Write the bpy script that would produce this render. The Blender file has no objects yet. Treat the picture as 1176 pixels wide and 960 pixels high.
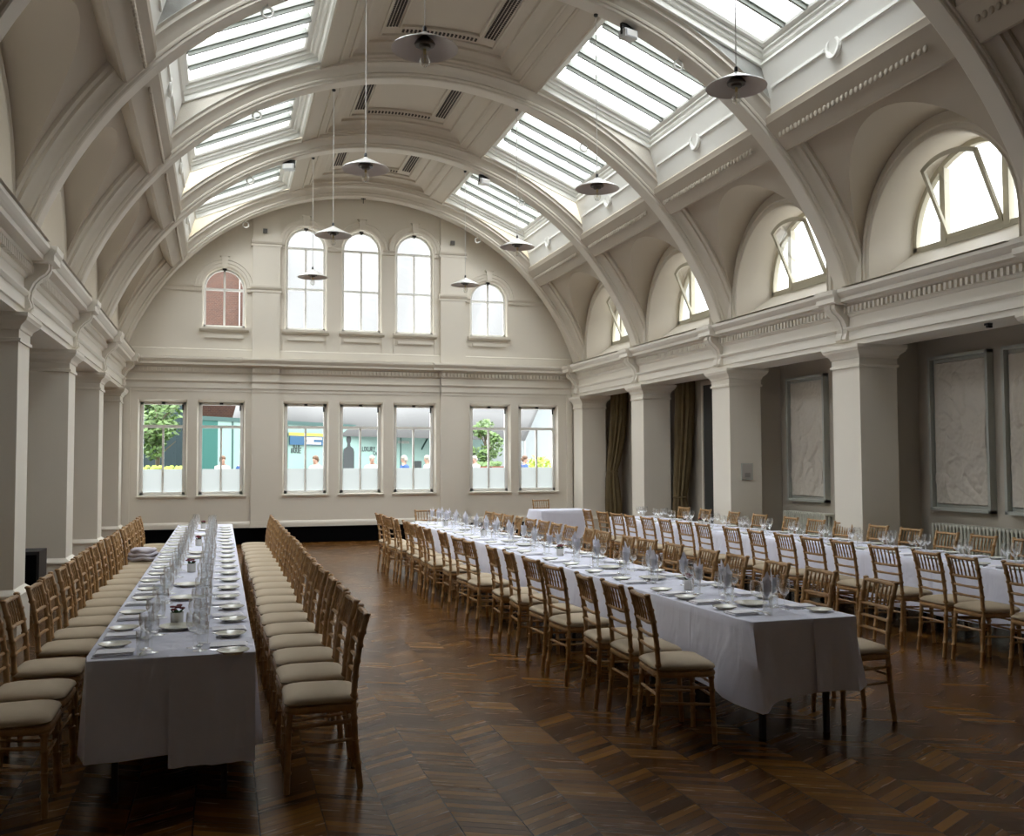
import bpy, bmesh, math, random
from mathutils import Vector, Matrix, noise
random.seed(7)
PI = math.pi
SC = bpy.context.scene
COL = SC.collection
sin, cos = math.sin, math.cos

# ------------------------------------------------------------------ helpers
class MB:
    """collects shapes and links them as one mesh object"""
    def __init__(s): s.v = []; s.f = []
    def add(s, vs, fs):
        o = len(s.v); s.v += [tuple(p) for p in vs]; s.f += [tuple(i + o for i in f) for f in fs]; return s
    def box(s, x0, x1, y0, y1, z0, z1):
        return s.add([(x0,y0,z0),(x1,y0,z0),(x1,y1,z0),(x0,y1,z0),(x0,y0,z1),(x1,y0,z1),(x1,y1,z1),(x0,y1,z1)],
                     [(0,3,2,1),(4,5,6,7),(0,1,5,4),(1,2,6,5),(2,3,7,6),(3,0,4,7)])
    def quad(s, a, b, c, d): return s.add([a,b,c,d], [(0,1,2,3)])
    def loft(s, rings, closed=True, cap0=False, cap1=False):
        n = len(rings[0]); vs = [p for r in rings for p in r]; fs = []
        m = n if closed else n - 1
        for k in range(len(rings) - 1):
            for i in range(m):
                a = k*n + i; b = k*n + (i+1) % n
                fs.append((a, b, b+n, a+n))
        if cap0: fs.append(tuple(range(n))[::-1])
        if cap1: fs.append(tuple((len(rings)-1)*n + i for i in range(n)))
        return s.add(vs, fs)
    def prism(s, poly, axis, t0, t1):
        """poly of 2-D points extruded along an axis: x -> (y,z), y -> (x,z), z -> (x,y)"""
        def P(a, b, t): return {'x': (t,a,b), 'y': (a,t,b), 'z': (a,b,t)}[axis]
        return s.loft([[P(a,b,t0) for a,b in poly], [P(a,b,t1) for a,b in poly]], True, True, True)
    def lathe(s, prof, n=16, c=(0,0,0)):
        rings = [[(c[0]+r*cos(2*PI*i/n), c[1]+r*sin(2*PI*i/n), c[2]+z) for i in range(n)] for r, z in prof]
        return s.loft(rings, True)
    def tube(s, pts, rad, n=8, cap=True):
        pts = [Vector(p) for p in pts]; rings = []
        if not isinstance(rad, (list, tuple)): rad = [rad]*len(pts)
        for i, p in enumerate(pts):
            t = (pts[min(i+1,len(pts)-1)] - pts[max(i-1,0)])
            if t.length < 1e-9: t = Vector((0,0,1))
            t.normalize()
            a = Vector((0,0,1)) if abs(t.z) < .9 else Vector((1,0,0))
            u = t.cross(a).normalized(); w = t.cross(u)
            rings.append([p + rad[i]*(u*cos(2*PI*k/n) + w*sin(2*PI*k/n)) for k in range(n)])
        return s.loft(rings, True, cap, cap)
    def torus(s, c, R, r, axis='y', n=20, m=8, a0=0, a1=2*PI):
        rings = []
        for i in range(n + 1):
            a = a0 + (a1-a0)*i/n; ring = []
            for k in range(m):
                b = 2*PI*k/m; q = R + r*cos(b); h = r*sin(b)
                p = {'y': (q*cos(a), h, q*sin(a)), 'x': (h, q*cos(a), q*sin(a)), 'z': (q*cos(a), q*sin(a), h)}[axis]
                ring.append((c[0]+p[0], c[1]+p[1], c[2]+p[2]))
            rings.append(ring)
        return s.loft(rings, True)
    def sphere(s, c, rx, ry=None, rz=None, n=12, m=8):
        ry = ry or rx; rz = rz or rx
        rings = [[(c[0]+rx*sin(PI*j/m)*cos(2*PI*i/n), c[1]+ry*sin(PI*j/m)*sin(2*PI*i/n), c[2]+rz*cos(PI*j/m)) for i in range(n)] for j in range(m+1)]
        return s.loft(rings, True)
    def mesh(s, name, mat, smooth=40):
        me = bpy.data.meshes.new(name); me.from_pydata(s.v, [], s.f)
        bm = bmesh.new(); bm.from_mesh(me)
        bmesh.ops.remove_doubles(bm, verts=bm.verts, dist=1e-5)
        bmesh.ops.recalc_face_normals(bm, faces=bm.faces)
        bm.to_mesh(me); bm.free()
        if smooth:
            me.shade_smooth(); me.set_sharp_from_angle(angle=math.radians(smooth))
        if mat: me.materials.append(mat)
        return me
    def build(s, name, mat, parent=None, smooth=40, kind=None, loc=None):
        return link(name, s.mesh(name, mat, smooth), parent, kind, loc)

def link(name, me, parent=None, kind=None, loc=None):
    o = bpy.data.objects.new(name, me); COL.objects.link(o)
    if parent: o.parent = parent
    if kind: o['kind'] = kind
    if loc: o.location = loc
    return o
def tag(o, label, cat, group=None):
    o['label'] = label; o['category'] = cat
    if group: o['group'] = group
    return o
def empty(name, label, cat, loc=(0,0,0), rz=0, group=None):
    o = bpy.data.objects.new(name, None); COL.objects.link(o)
    o.location = loc; o.rotation_euler = (0,0,rz); o.empty_display_size = .05
    return tag(o, label, cat, group)
def dup(root, loc, rz, label, group=None, scale=None):
    r = root.copy(); COL.objects.link(r); r.location = loc; r.rotation_euler = (0,0,rz); r['label'] = label
    if group: r['group'] = group
    for ch in list(root.children):
        c = ch.copy(); COL.objects.link(c); c.parent = r
        for g in list(ch.children):
            d = g.copy(); COL.objects.link(d); d.parent = c
    return r
ORD = ('first second third fourth fifth sixth seventh eighth ninth tenth eleventh twelfth thirteenth fourteenth fifteenth '
       'sixteenth seventeenth eighteenth nineteenth twentieth').split()

# ------------------------------------------------------------------ materials
def mat(name, rgb, rough=.6, metal=0, spec=.5, noise_amt=0, nscale=8, bump=0, bscale=40, coat=0):
    m = bpy.data.materials.new(name); m.use_nodes = True
    nt = m.node_tree; b = nt.nodes['Principled BSDF']
    b.inputs['Base Color'].default_value = (*rgb, 1); b.inputs['Roughness'].default_value = rough
    b.inputs['Metallic'].default_value = metal; b.inputs['Specular IOR Level'].default_value = spec
    b.inputs['Coat Weight'].default_value = coat
    tc = nt.nodes.new('ShaderNodeTexCoord')
    if noise_amt:
        n = nt.nodes.new('ShaderNodeTexNoise'); n.inputs['Scale'].default_value = nscale; n.inputs['Detail'].default_value = 4
        nt.links.new(tc.outputs['Object'], n.inputs['Vector'])
        mx = nt.nodes.new('ShaderNodeMix'); mx.data_type = 'RGBA'
        mx.inputs['A'].default_value = (*[c*(1-noise_amt) for c in rgb], 1)
        mx.inputs['B'].default_value = (*[min(1, c*(1+noise_amt)) for c in rgb], 1)
        nt.links.new(n.outputs['Fac'], mx.inputs['Factor']); nt.links.new(mx.outputs['Result'], b.inputs['Base Color'])
    if bump:
        n2 = nt.nodes.new('ShaderNodeTexNoise'); n2.inputs['Scale'].default_value = bscale; n2.inputs['Detail'].default_value = 3
        nt.links.new(tc.outputs['Object'], n2.inputs['Vector'])
        bp = nt.nodes.new('ShaderNodeBump'); bp.inputs['Strength'].default_value = bump; bp.inputs['Distance'].default_value = .0008
        nt.links.new(n2.outputs['Fac'], bp.inputs['Height']); nt.links.new(bp.outputs['Normal'], b.inputs['Normal'])
    return m
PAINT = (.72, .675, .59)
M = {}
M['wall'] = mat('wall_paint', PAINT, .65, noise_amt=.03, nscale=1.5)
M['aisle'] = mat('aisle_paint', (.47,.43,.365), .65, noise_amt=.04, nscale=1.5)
M['backwall'] = mat('dark_back_wall', (.10,.085,.07), .7)  # unseen wall behind the camera, kept dark to cut fill light
M['lunette'] = mat('lunette_shaded_paint', (.60,.555,.475), .6, noise_amt=.03, nscale=1.2)  # wall paint toned down; the dimmer light on the reveals is in the colour
M['vault'] = mat('vault_shaded_paint', (.46,.405,.33), .6, noise_amt=.03, nscale=1.2)  # ceiling paint darkened to stand in for shade on lower vaults and beams
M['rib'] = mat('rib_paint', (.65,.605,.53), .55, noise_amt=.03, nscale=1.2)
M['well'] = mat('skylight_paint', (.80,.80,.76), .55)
M['ceil'] = mat('ceiling_paint', (.52,.465,.385), .6, noise_amt=.03, nscale=1.2)
M['trim'] = mat('trim_paint', (.74, .70, .62), .45)
M['frame'] = mat('window_frame_paint', (.80, .80, .77), .4)
M['bar'] = mat('glazing_bar_lead', (.30, .32, .29), .5)
M['oldframe'] = mat('lunette_frame_paint', (.52, .49, .38), .5)
M['black'] = mat('black_paint', (.003, .003, .0035), .9, spec=.02)
M['print'] = mat('plaque_print', (.25, .235, .22), .6)
M['grille'] = mat('grille_shadow', (.06, .05, .045), .8)
M['wood'] = mat('chair_wood', (.37, .215, .088), .38, noise_amt=.5, nscale=22)
M['cushion'] = mat('cushion_fabric', (.46, .375, .265), .85, noise_amt=.06, nscale=5, bump=.1, bscale=300)
M['cloth'] = mat('table_linen', (.75, .765, .89), .8, noise_amt=.02, nscale=3, bump=.05, bscale=250)
def creases(m):
    nt = m.node_tree; b = nt.nodes['Principled BSDF']; tc = nt.nodes.new('ShaderNodeTexCoord')
    mp = nt.nodes.new('ShaderNodeMapping'); mp.inputs['Scale'].default_value = (1,1,.45); nt.links.new(tc.outputs['Object'], mp.inputs['Vector'])
    n = nt.nodes.new('ShaderNodeTexNoise'); n.inputs['Scale'].default_value = 5.5; n.inputs['Detail'].default_value = 2; n.inputs['Distortion'].default_value = .8
    nt.links.new(mp.outputs['Vector'], n.inputs['Vector'])
    bp = nt.nodes.new('ShaderNodeBump'); bp.inputs['Strength'].default_value = .55; bp.inputs['Distance'].default_value = .03
    nt.links.new(n.outputs['Fac'], bp.inputs['Height']); nt.links.new(bp.outputs['Normal'], b.inputs['Normal'])
creases(M['cloth'])
M['napkin'] = mat('napkin_linen', (.86, .86, .93), .8, bump=.1, bscale=200)
M['shawl'] = mat('shawl_wool', (.55, .52, .58), .9, bump=.2, bscale=120)
M['china'] = mat('cream_china', (.78, .78, .70), .15, coat=.3)
M['steel'] = mat('cutlery_steel', (.62, .62, .63), .18, metal=1)
M['pot'] = mat('pewter_pot', (.60, .58, .52), .3, metal=.7)
M['petal'] = mat('dark_red_petals', (.16, .008, .018), .6)
M['leaf'] = mat('flower_leaf', (.03, .08, .02), .6)
M['enamel'] = mat('white_enamel', (.74, .73, .70), .3, coat=.2)
M['grey'] = mat('shade_underside', (.55, .50, .47), .4)
M['brass'] = mat('lamp_holder', (.12, .11, .10), .4, metal=.6)
M['cable'] = mat('cable_flex', (.62, .60, .56), .5)
M['iron'] = mat('black_metal', (.012, .012, .014), .45)
M['spot'] = mat('spotlight_case', (.62, .63, .64), .35, metal=.3)
M['curtain'] = mat('curtain_cloth', (.14, .102, .048), .8, noise_amt=.25, nscale=9)
M['panelframe'] = mat('grey_panel_frame', (.42, .435, .40), .5)
M['plaster'] = mat('relief_plaster', (.56, .52, .455), .7, bump=.15, bscale=60)
M['radiator'] = mat('radiator_paint', (.56, .56, .49), .4)
M['doorgrey'] = mat('door_grey', (.045, .047, .045), .5)
M['plaque'] = mat('plaque_grey', (.42, .39, .36), .4)
M['bulbfil'] = mat('filament_holder', (.55, .42, .16), .4, metal=.3)
M['brick'] = None
M['mint'] = mat('mint_hoarding', (.17, .27, .245), .6, noise_amt=.03)
M['teal'] = mat('teal_hoarding', (.003, .075, .062), .6)
M['darkteal'] = mat('dark_teal_boards', (.004, .018, .022), .6)
M['rail'] = mat('hoarding_rail', (.02, .06, .055), .5)
M['blue'] = mat('banner_blue', (.006, .055, .12), .5)
M['yellow'] = mat('banner_yellow', (.34, .25, .04), .5)
M['white'] = mat('white_board', (.34, .34, .33), .5)
M['ink'] = mat('black_ink', (.015, .02, .022), .6)
M['sail'] = mat('white_canvas', (.115, .117, .118), .7)
M['render'] = mat('pale_render', (.33, .365, .375), .7)
M['paving'] = mat('pale_paving', (.30, .30, .29), .8, noise_amt=.08)
M['leaves'] = mat('tree_leaves', (.055, .11, .018), .6, noise_amt=.5, nscale=3)
M['lime'] = mat('lime_leaves', (.22, .28, .02), .6, noise_amt=.3, nscale=3)
M['bark'] = mat('bark', (.10, .08, .05), .9)
M['terracotta'] = mat('terracotta', (.17, .042, .02), .7)
M['hedge_red'] = mat('wine_red_planter', (.07, .012, .014), .7)
M['skin'] = mat('skin', (.24, .14, .10), .6)
M['hair'] = mat('brown_hair', (.08, .04, .02), .7)
M['hair2'] = mat('grey_hair', (.25, .23, .2), .7)
M['shirt'] = mat('white_shirt', (.38, .38, .37), .8)
M['denim'] = mat('blue_top', (.012, .05, .16), .8)
M['dark'] = mat('dark_chair_shell', (.02, .022, .025), .5)

def brickmat():
    m = bpy.data.materials.new('red_brick'); m.use_nodes = True; nt = m.node_tree; b = nt.nodes['Principled BSDF']
    t = nt.nodes.new('ShaderNodeTexBrick'); t.inputs['Scale'].default_value = 4.2
    t.inputs['Color1'].default_value = (.085,.036,.022,1); t.inputs['Color2'].default_value = (.06,.026,.018,1); t.inputs['Mortar'].default_value = (.13,.105,.085,1)
    t.inputs['Mortar Size'].default_value = .012
    tc = nt.nodes.new('ShaderNodeTexCoord'); mp = nt.nodes.new('ShaderNodeMapping'); mp.inputs['Rotation'].default_value = (PI/2,0,0)
    nt.links.new(tc.outputs['Object'], mp.inputs['Vector']); nt.links.new(mp.outputs['Vector'], t.inputs['Vector'])
    nt.links.new(t.outputs['Color'], b.inputs['Base Color']); b.inputs['Roughness'].default_value = .85
    return m
M['brick'] = brickmat()

def glassmat(name, tint, base=.04, rough=0.0, facing=.35):
    """thin clear glass: lets light straight through, with a Fresnel reflection"""
    m = bpy.data.materials.new(name); m.use_nodes = True; nt = m.node_tree
    nt.nodes.remove(nt.nodes['Principled BSDF']); out = nt.nodes['Material Output']
    tr = nt.nodes.new('ShaderNodeBsdfTransparent'); tr.inputs['Color'].default_value = (*tint, 1)
    gl = nt.nodes.new('ShaderNodeBsdfGlossy'); gl.inputs['Roughness'].default_value = rough; gl.inputs['Color'].default_value = (1,1,1,1)
    fr = nt.nodes.new('ShaderNodeLayerWeight'); fr.inputs['Blend'].default_value = facing
    mr = nt.nodes.new('ShaderNodeMapRange'); mr.inputs['To Min'].default_value = base; mr.inputs['To Max'].default_value = .85
    mx = nt.nodes.new('ShaderNodeMixShader')
    nt.links.new(fr.outputs['Facing'], mr.inputs['Value']); nt.links.new(mr.outputs['Result'], mx.inputs['Fac'])
    nt.links.new(tr.outputs[0], mx.inputs[1]); nt.links.new(gl.outputs[0], mx.inputs[2]); nt.links.new(mx.outputs[0], out.inputs['Surface'])
    return m
M['pane'] = glassmat('window_glass', (.97,.98,.98), .03, 0, .15)
M['skyglass'] = glassmat('roof_glass', (.95,.97,.98), .03, 0, .12)
M['glass'] = glassmat('drinking_glass', (.985,.99,.992), .03, .01, .26)
M['bulb'] = glassmat('bulb_glass', (.95,.95,.92), .06, .02, .4)
def frostmat():
    m = bpy.data.materials.new('frosted_film'); m.use_nodes = True; nt = m.node_tree
    nt.nodes.remove(nt.nodes['Principled BSDF']); out = nt.nodes['Material Output']
    a = nt.nodes.new('ShaderNodeBsdfTranslucent'); a.inputs['Color'].default_value = (.27,.292,.29,1)
    d = nt.nodes.new('ShaderNodeBsdfDiffuse'); d.inputs['Color'].default_value = (.50,.53,.53,1)
    mx = nt.nodes.new('ShaderNodeMixShader'); mx.inputs['Fac'].default_value = .35
    nt.links.new(a.outputs[0], mx.inputs[1]); nt.links.new(d.outputs[0], mx.inputs[2]); nt.links.new(mx.outputs[0], out.inputs['Surface'])
    return m
M['frost'] = frostmat()

def floormat():
    m = bpy.data.materials.new('chevron_parquet'); m.use_nodes = True; nt = m.node_tree; N = nt.nodes; Lk = nt.links.new
    b = N['Principled BSDF']
    geo = N.new('ShaderNodeTexCoord'); sep = N.new('ShaderNodeSeparateXYZ'); Lk(geo.outputs['Object'], sep.inputs[0])
    def mt(op, a, bb=None, c=None):
        n = N.new('ShaderNodeMath'); n.operation = op
        for i, q in enumerate((a, bb, c)):
            if q is None: continue
            if isinstance(q, (int, float)): n.inputs[i].default_value = q
            else: Lk(q, n.inputs[i])
        return n.outputs[0]
    W = .303; PW = .066
    xs = mt('DIVIDE', mt('ADD', sep.outputs['X'], 6.0 - .13), W)
    col = mt('FLOOR', xs); fx = mt('FRACT', xs)
    zig = mt('PINGPONG', xs, 1.0)                      # 0..1..0 over two columns
    yy = mt('ADD', mt('SUBTRACT', sep.outputs['Y'], mt('MULTIPLY', zig, W*.53)), 20.0)
    yv = mt('DIVIDE', yy, PW); row = mt('FLOOR', yv); fy = mt('FRACT', yv)
    cv = N.new('ShaderNodeCombineXYZ'); Lk(col, cv.inputs[0]); Lk(row, cv.inputs[1])
    wn = N.new('ShaderNodeTexWhiteNoise'); wn.noise_dimensions = '2D'; Lk(cv.outputs[0], wn.inputs['Vector'])
    # bundles of neighbouring strips cut from one board
    cv2 = N.new('ShaderNodeCombineXYZ'); Lk(col, cv2.inputs[0]); Lk(mt('FLOOR', mt('DIVIDE', row, 4.0)), cv2.inputs[1])
    wn2 = N.new('ShaderNodeTexWhiteNoise'); wn2.noise_dimensions = '2D'; Lk(cv2.outputs[0], wn2.inputs['Vector'])
    # grain along the strip
    gv = N.new('ShaderNodeCombineXYZ'); Lk(mt('MULTIPLY', sep.outputs['X'], 4.0), gv.inputs[0]); Lk(mt('MULTIPLY', yy, 28.0), gv.inputs[1]); Lk(mt('MULTIPLY', wn.outputs['Value'], 30.0), gv.inputs[2])
    gn = N.new('ShaderNodeTexNoise'); gn.inputs['Scale'].default_value = 1.0; gn.inputs['Detail'].default_value = 5; Lk(gv.outputs[0], gn.inputs['Vector'])
    fac = mt('ADD', mt('ADD', mt('MULTIPLY', wn.outputs['Value'], .48), mt('MULTIPLY', wn2.outputs['Value'], .32)), mt('MULTIPLY', gn.outputs['Fac'], .20))
    cr = N.new('ShaderNodeValToRGB'); e = cr.color_ramp.elements
    e[0].position = .15; e[0].color = (.040,.0160,.0044,1); e[1].position = .88; e[1].color = (.215,.099,.0200,1)
    for p_, c_ in ((.36,(.070,.0290,.0070,1)),(.50,(.096,.041,.0092,1)),(.62,(.124,.055,.0118,1)),(.76,(.160,.072,.0150,1))):
        q = cr.color_ramp.elements.new(p_); q.color = c_
    Lk(fac, cr.inputs['Fac'])
    edge = mt('MINIMUM', mt('MULTIPLY', mt('MINIMUM', fy, mt('SUBTRACT', 1.0, fy)), PW), mt('MULTIPLY', mt('MINIMUM', fx, mt('SUBTRACT', 1.0, fx)), W*.55))
    gap = N.new('ShaderNodeMapRange'); gap.inputs['From Max'].default_value = .0028; Lk(edge, gap.inputs['Value'])
    mx = N.new('ShaderNodeMix'); mx.data_type = 'RGBA'; mx.inputs['A'].default_value = (.008,.004,.002,1); Lk(gap.outputs['Result'], mx.inputs['Factor']); Lk(cr.outputs['Color'], mx.inputs['B'])
    Lk(mx.outputs['Result'], b.inputs['Base Color'])
    ro = N.new('ShaderNodeMapRange'); ro.inputs['To Min'].default_value = .17; ro.inputs['To Max'].default_value = .33; Lk(gn.outputs['Fac'], ro.inputs['Value'])
    Lk(ro.outputs['Result'], b.inputs['Roughness'])
    bp = N.new('ShaderNodeBump'); bp.inputs['Strength'].default_value = .3; bp.inputs['Distance'].default_value = .0015
    h = mt('ADD', gap.outputs['Result'], mt('MULTIPLY', wn.outputs['Value'], .5)); Lk(h, bp.inputs['Height']); Lk(bp.outputs['Normal'], b.inputs['Normal'])
    b.inputs['Specular IOR Level'].default_value = .13
    return m
M['floor'] = floormat()

# ------------------------------------------------------------------ the room
XC, ZC, R0 = 2.985, 2.376, 5.16          # axis of the vault, centre height, rib radius
XR, XL = 7.928, -1.958                    # nave faces of the columns
Y0, L, CW = 10.567, 3.337, .575           # first column, bay length, column width
YE = 21.276                               # end wall
YB = -3.4                                 # wall behind
WX = 9.0                                  # aisle wall
def ribY(k): return Y0 + CW/2 + k*L
KS = range(-4, 4)
ST = 'structure'

MB().quad((-3.2,YB-.2,0),(9.3,YB-.2,0),(9.3,YE+.3,0),(-3.2,YE+.3,0)).build('floor', M['floor'], kind=ST)

# columns with capital and base, both sides
def column_mesh():
    # local: nave face at x=0, body towards -x .. built for the right side (body towards +x)
    w = CW; b = MB()
    def sq(z, o): return [(-o, -o, z), (w+o, -o, z), (w+o, w+o, z), (-o, w+o, z)]
    rings = [sq(z,o) for z,o in ((0,.045),(.40,.045),(.405,.06),(.425,.062),(.44,.05),(.455,.03),(.48,.0),(2.95,0),(2.953,.022),(2.985,.024),(2.99,.006),(3.07,.006),
                                 (3.08,.02),(3.10,.024),(3.12,.035),(3.15,.07),(3.165,.085),(3.18,.088),(3.20,.1),(3.24,.1))]
    b.loft(rings, True, True, True)
    return b
me = column_mesh().mesh('column', M['wall'], 25)
for k in KS:
    for s in (1, -1):
        o = link('column', me, None, ST); o.location = (XR if s > 0 else XL, Y0 + k*L + (0 if s > 0 else CW), 0)
        o.rotation_euler = (0, 0, 0 if s > 0 else PI)
# stub walls that tie each column to the aisle wall
for k in KS:
    for s in (1, -1):
        a, c = (XR+CW, WX+.1) if s > 0 else (XL-CW, 2*XC-WX-.1)
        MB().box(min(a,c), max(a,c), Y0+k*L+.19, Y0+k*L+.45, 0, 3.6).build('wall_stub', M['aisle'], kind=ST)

# entablature profile: (projection towards the nave, height)
ENT = [(0,3.24),(0,3.31),(.022,3.312),(.022,3.43),(.035,3.435),(.06,3.465),(.06,3.485),(.012,3.49),(.012,3.62),(.03,3.625),(.05,3.65),(.05,3.75),(.085,3.765),(.10,3.79),(.20,3.80),(.20,3.85),(.215,3.86),(.235,3.88),(.26,3.915),(.26,3.955),(-.08,3.985)]
for s, nm in ((1,'right'), (-1,'left')):
    X = XR if s > 0 else XL
    b = MB()
    poly = [(X - s*p, z) for p, z in ENT] + [(X + s*CW, 3.985), (X + s*CW, 3.24)]
    b.prism(poly, 'y', YB, YE + .1)
    b.build('trim_entablature_' + nm, M['trim'], kind=ST, smooth=0)
    d = MB(); y = -2.0
    while y < YE - .1:
        d.box(*sorted((X - s*.045, X - s*.098)), y, y+.042, 3.662, 3.745); y += .083
    d.build('trim_dentils_' + nm, M['trim'], kind=ST, smooth=0)
    # consoles over the columns
    prof = [(0,3.30),(.05,3.305),(.075,3.33),(.07,3.37),(.05,3.42),(.06,3.50),(.095,3.58),(.15,3.64),(.205,3.68),(.235,3.73),(.235,3.80),(0,3.80)]
    for k in KS:
        yc = ribY(k); c = MB()
        c.prism([(X - s*p, z) for p, z in prof], 'y', yc-.115, yc+.115)
        c.prism([(X - s*(p+.014), z) for p, z in prof[1:11]] + [(X, 3.79), (X, 3.305)], 'y', yc-.03, yc+.03)
        c.prism([(X - s*p, z) for p, z in ((.2,3.78),(.30,3.80),(.30,3.86),(.325,3.90),(.33,3.955),(0,3.985),(0,3.78))], 'y', yc-.2, yc+.2)
        c.build('trim_console', M['trim'], kind=ST, smooth=0)

# aisle walls, ceilings, wall behind
for s, nm in ((1,'right'), (-1,'left')):
    xa = XC + s*(WX - XC); xo = xa + s*.12; xi = XC + s*(XR + CW - .05 - XC)
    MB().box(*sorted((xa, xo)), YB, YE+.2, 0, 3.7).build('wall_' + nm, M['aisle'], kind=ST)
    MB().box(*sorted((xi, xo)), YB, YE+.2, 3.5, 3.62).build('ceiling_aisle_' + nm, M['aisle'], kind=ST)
    b = MB(); b.box(*sorted((xa, xa - s*.03)), YB, YE, 0, .40); b.box(*sorted((xa, xa - s*.045)), YB, YE, .40, .47)
    b.build('baseboard_' + nm, M['trim'], kind=ST)
MB().box(-3.2, 9.2, YB-.12, YB, 0, 8.2).build('wall_back', M['backwall'], kind=ST)

# ribs
def arc(r, y, n=64, a=73.5): return [(XC + r*sin(math.radians(-a + 2*a*i/n)), y, ZC + r*cos(math.radians(-a + 2*a*i/n))) for i in range(n+1)]
RP = [(.115,.0),(.13,.012),(.132,.04),(.15,.045),(.158,.065),(.15,.085),(.165,.10),(.18,.135),(.205,.165),(.24,.185),(.262,.19),(.262,.225),(.275,.232),(.30,.25),(.30,.62)]
def rib_mesh(full=True):
    b = MB(); rings = [(-y, R0+r) for y, r in RP[::-1]] + [(y, R0+r) for y, r in RP]
    b.loft([arc(r, y) for y, r in rings], False); return b
me = rib_mesh().mesh('trim_rib', M['rib'], 28)
for k in KS:
    o = link('trim_rib', me, None, ST); o.location = (0, ribY(k), 0)
# feet of the ribs down to the cornice
for k in KS:
    for s in (1,-1):
        b = MB(); y = ribY(k); xa = XC + s*sin(math.radians(73))*R0
        b.box(*sorted((XC + s*4.905, XC + s*5.3)), y-.125, y+.125, 3.95, 4.1); b.box(*sorted((XC + s*4.99, XC + s*5.4)), y-.30, y+.30, 3.95, 4.6)
        b.build('trim_rib_foot', M['rib'], kind=ST)
# arch band on the end wall
b = MB(); b.loft([arc(r, y) for y, r in ((ribY(3)+.1, R0+.07),(YE-.09, R0+.07),(YE-.09,R0+.1),(YE-.05,R0+.115),(YE+.02, R0+.115),(YE+.02, R0+.6))], False)
b.build('trim_arch_end', M['rib'], kind=ST, smooth=28)

# --- per bay vaults, beams, skylights, lunettes
RV = 5.45
WP = 5.015                      # lunette wall plane, from the axis
def xs(s, dx): return XC + s*dx
A_ = (1.67, 7.46); B_ = (3.73, 6.18)            # upper and lower edge of a skylight well (dx, z)
GA, GB = (1.74, 7.74), (3.64, 6.93)             # glass plane
nwin = [8]
def beam(s, ya, yb):
    prof = [(3.73,6.18),(3.70,6.17),(3.685,6.14),(3.70,6.10),(3.69,6.02),(3.62,5.98),(3.62,5.945),(3.66,5.92),(3.74,5.90),(3.745,5.80),(3.79,5.765),(3.79,5.735),(3.83,5.715),(3.94,5.715),(4.02,5.75),(4.10,5.84),(4.3,6.05)]
    def out(dx, z):
        r = math.hypot(dx, z-ZC); k = max(1, 5.215/r); return dx*k, ZC + (z-ZC)*k
    prof = [out(dx, z) for dx, z in prof]
    b = MB(); b.loft([[(xs(s,dx), y, z) for dx, z in prof] for y in (ya-.15, yb+.15)], False)
    y = ya + .03                                  # egg ornament
    while y < yb - .03:
        b.sphere((xs(s,3.79), y+.035, 5.885), .022, .03, .04, 8, 5); y += .085
    b.build('trim_beam', M['vault'], kind=ST, smooth=28)
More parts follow.
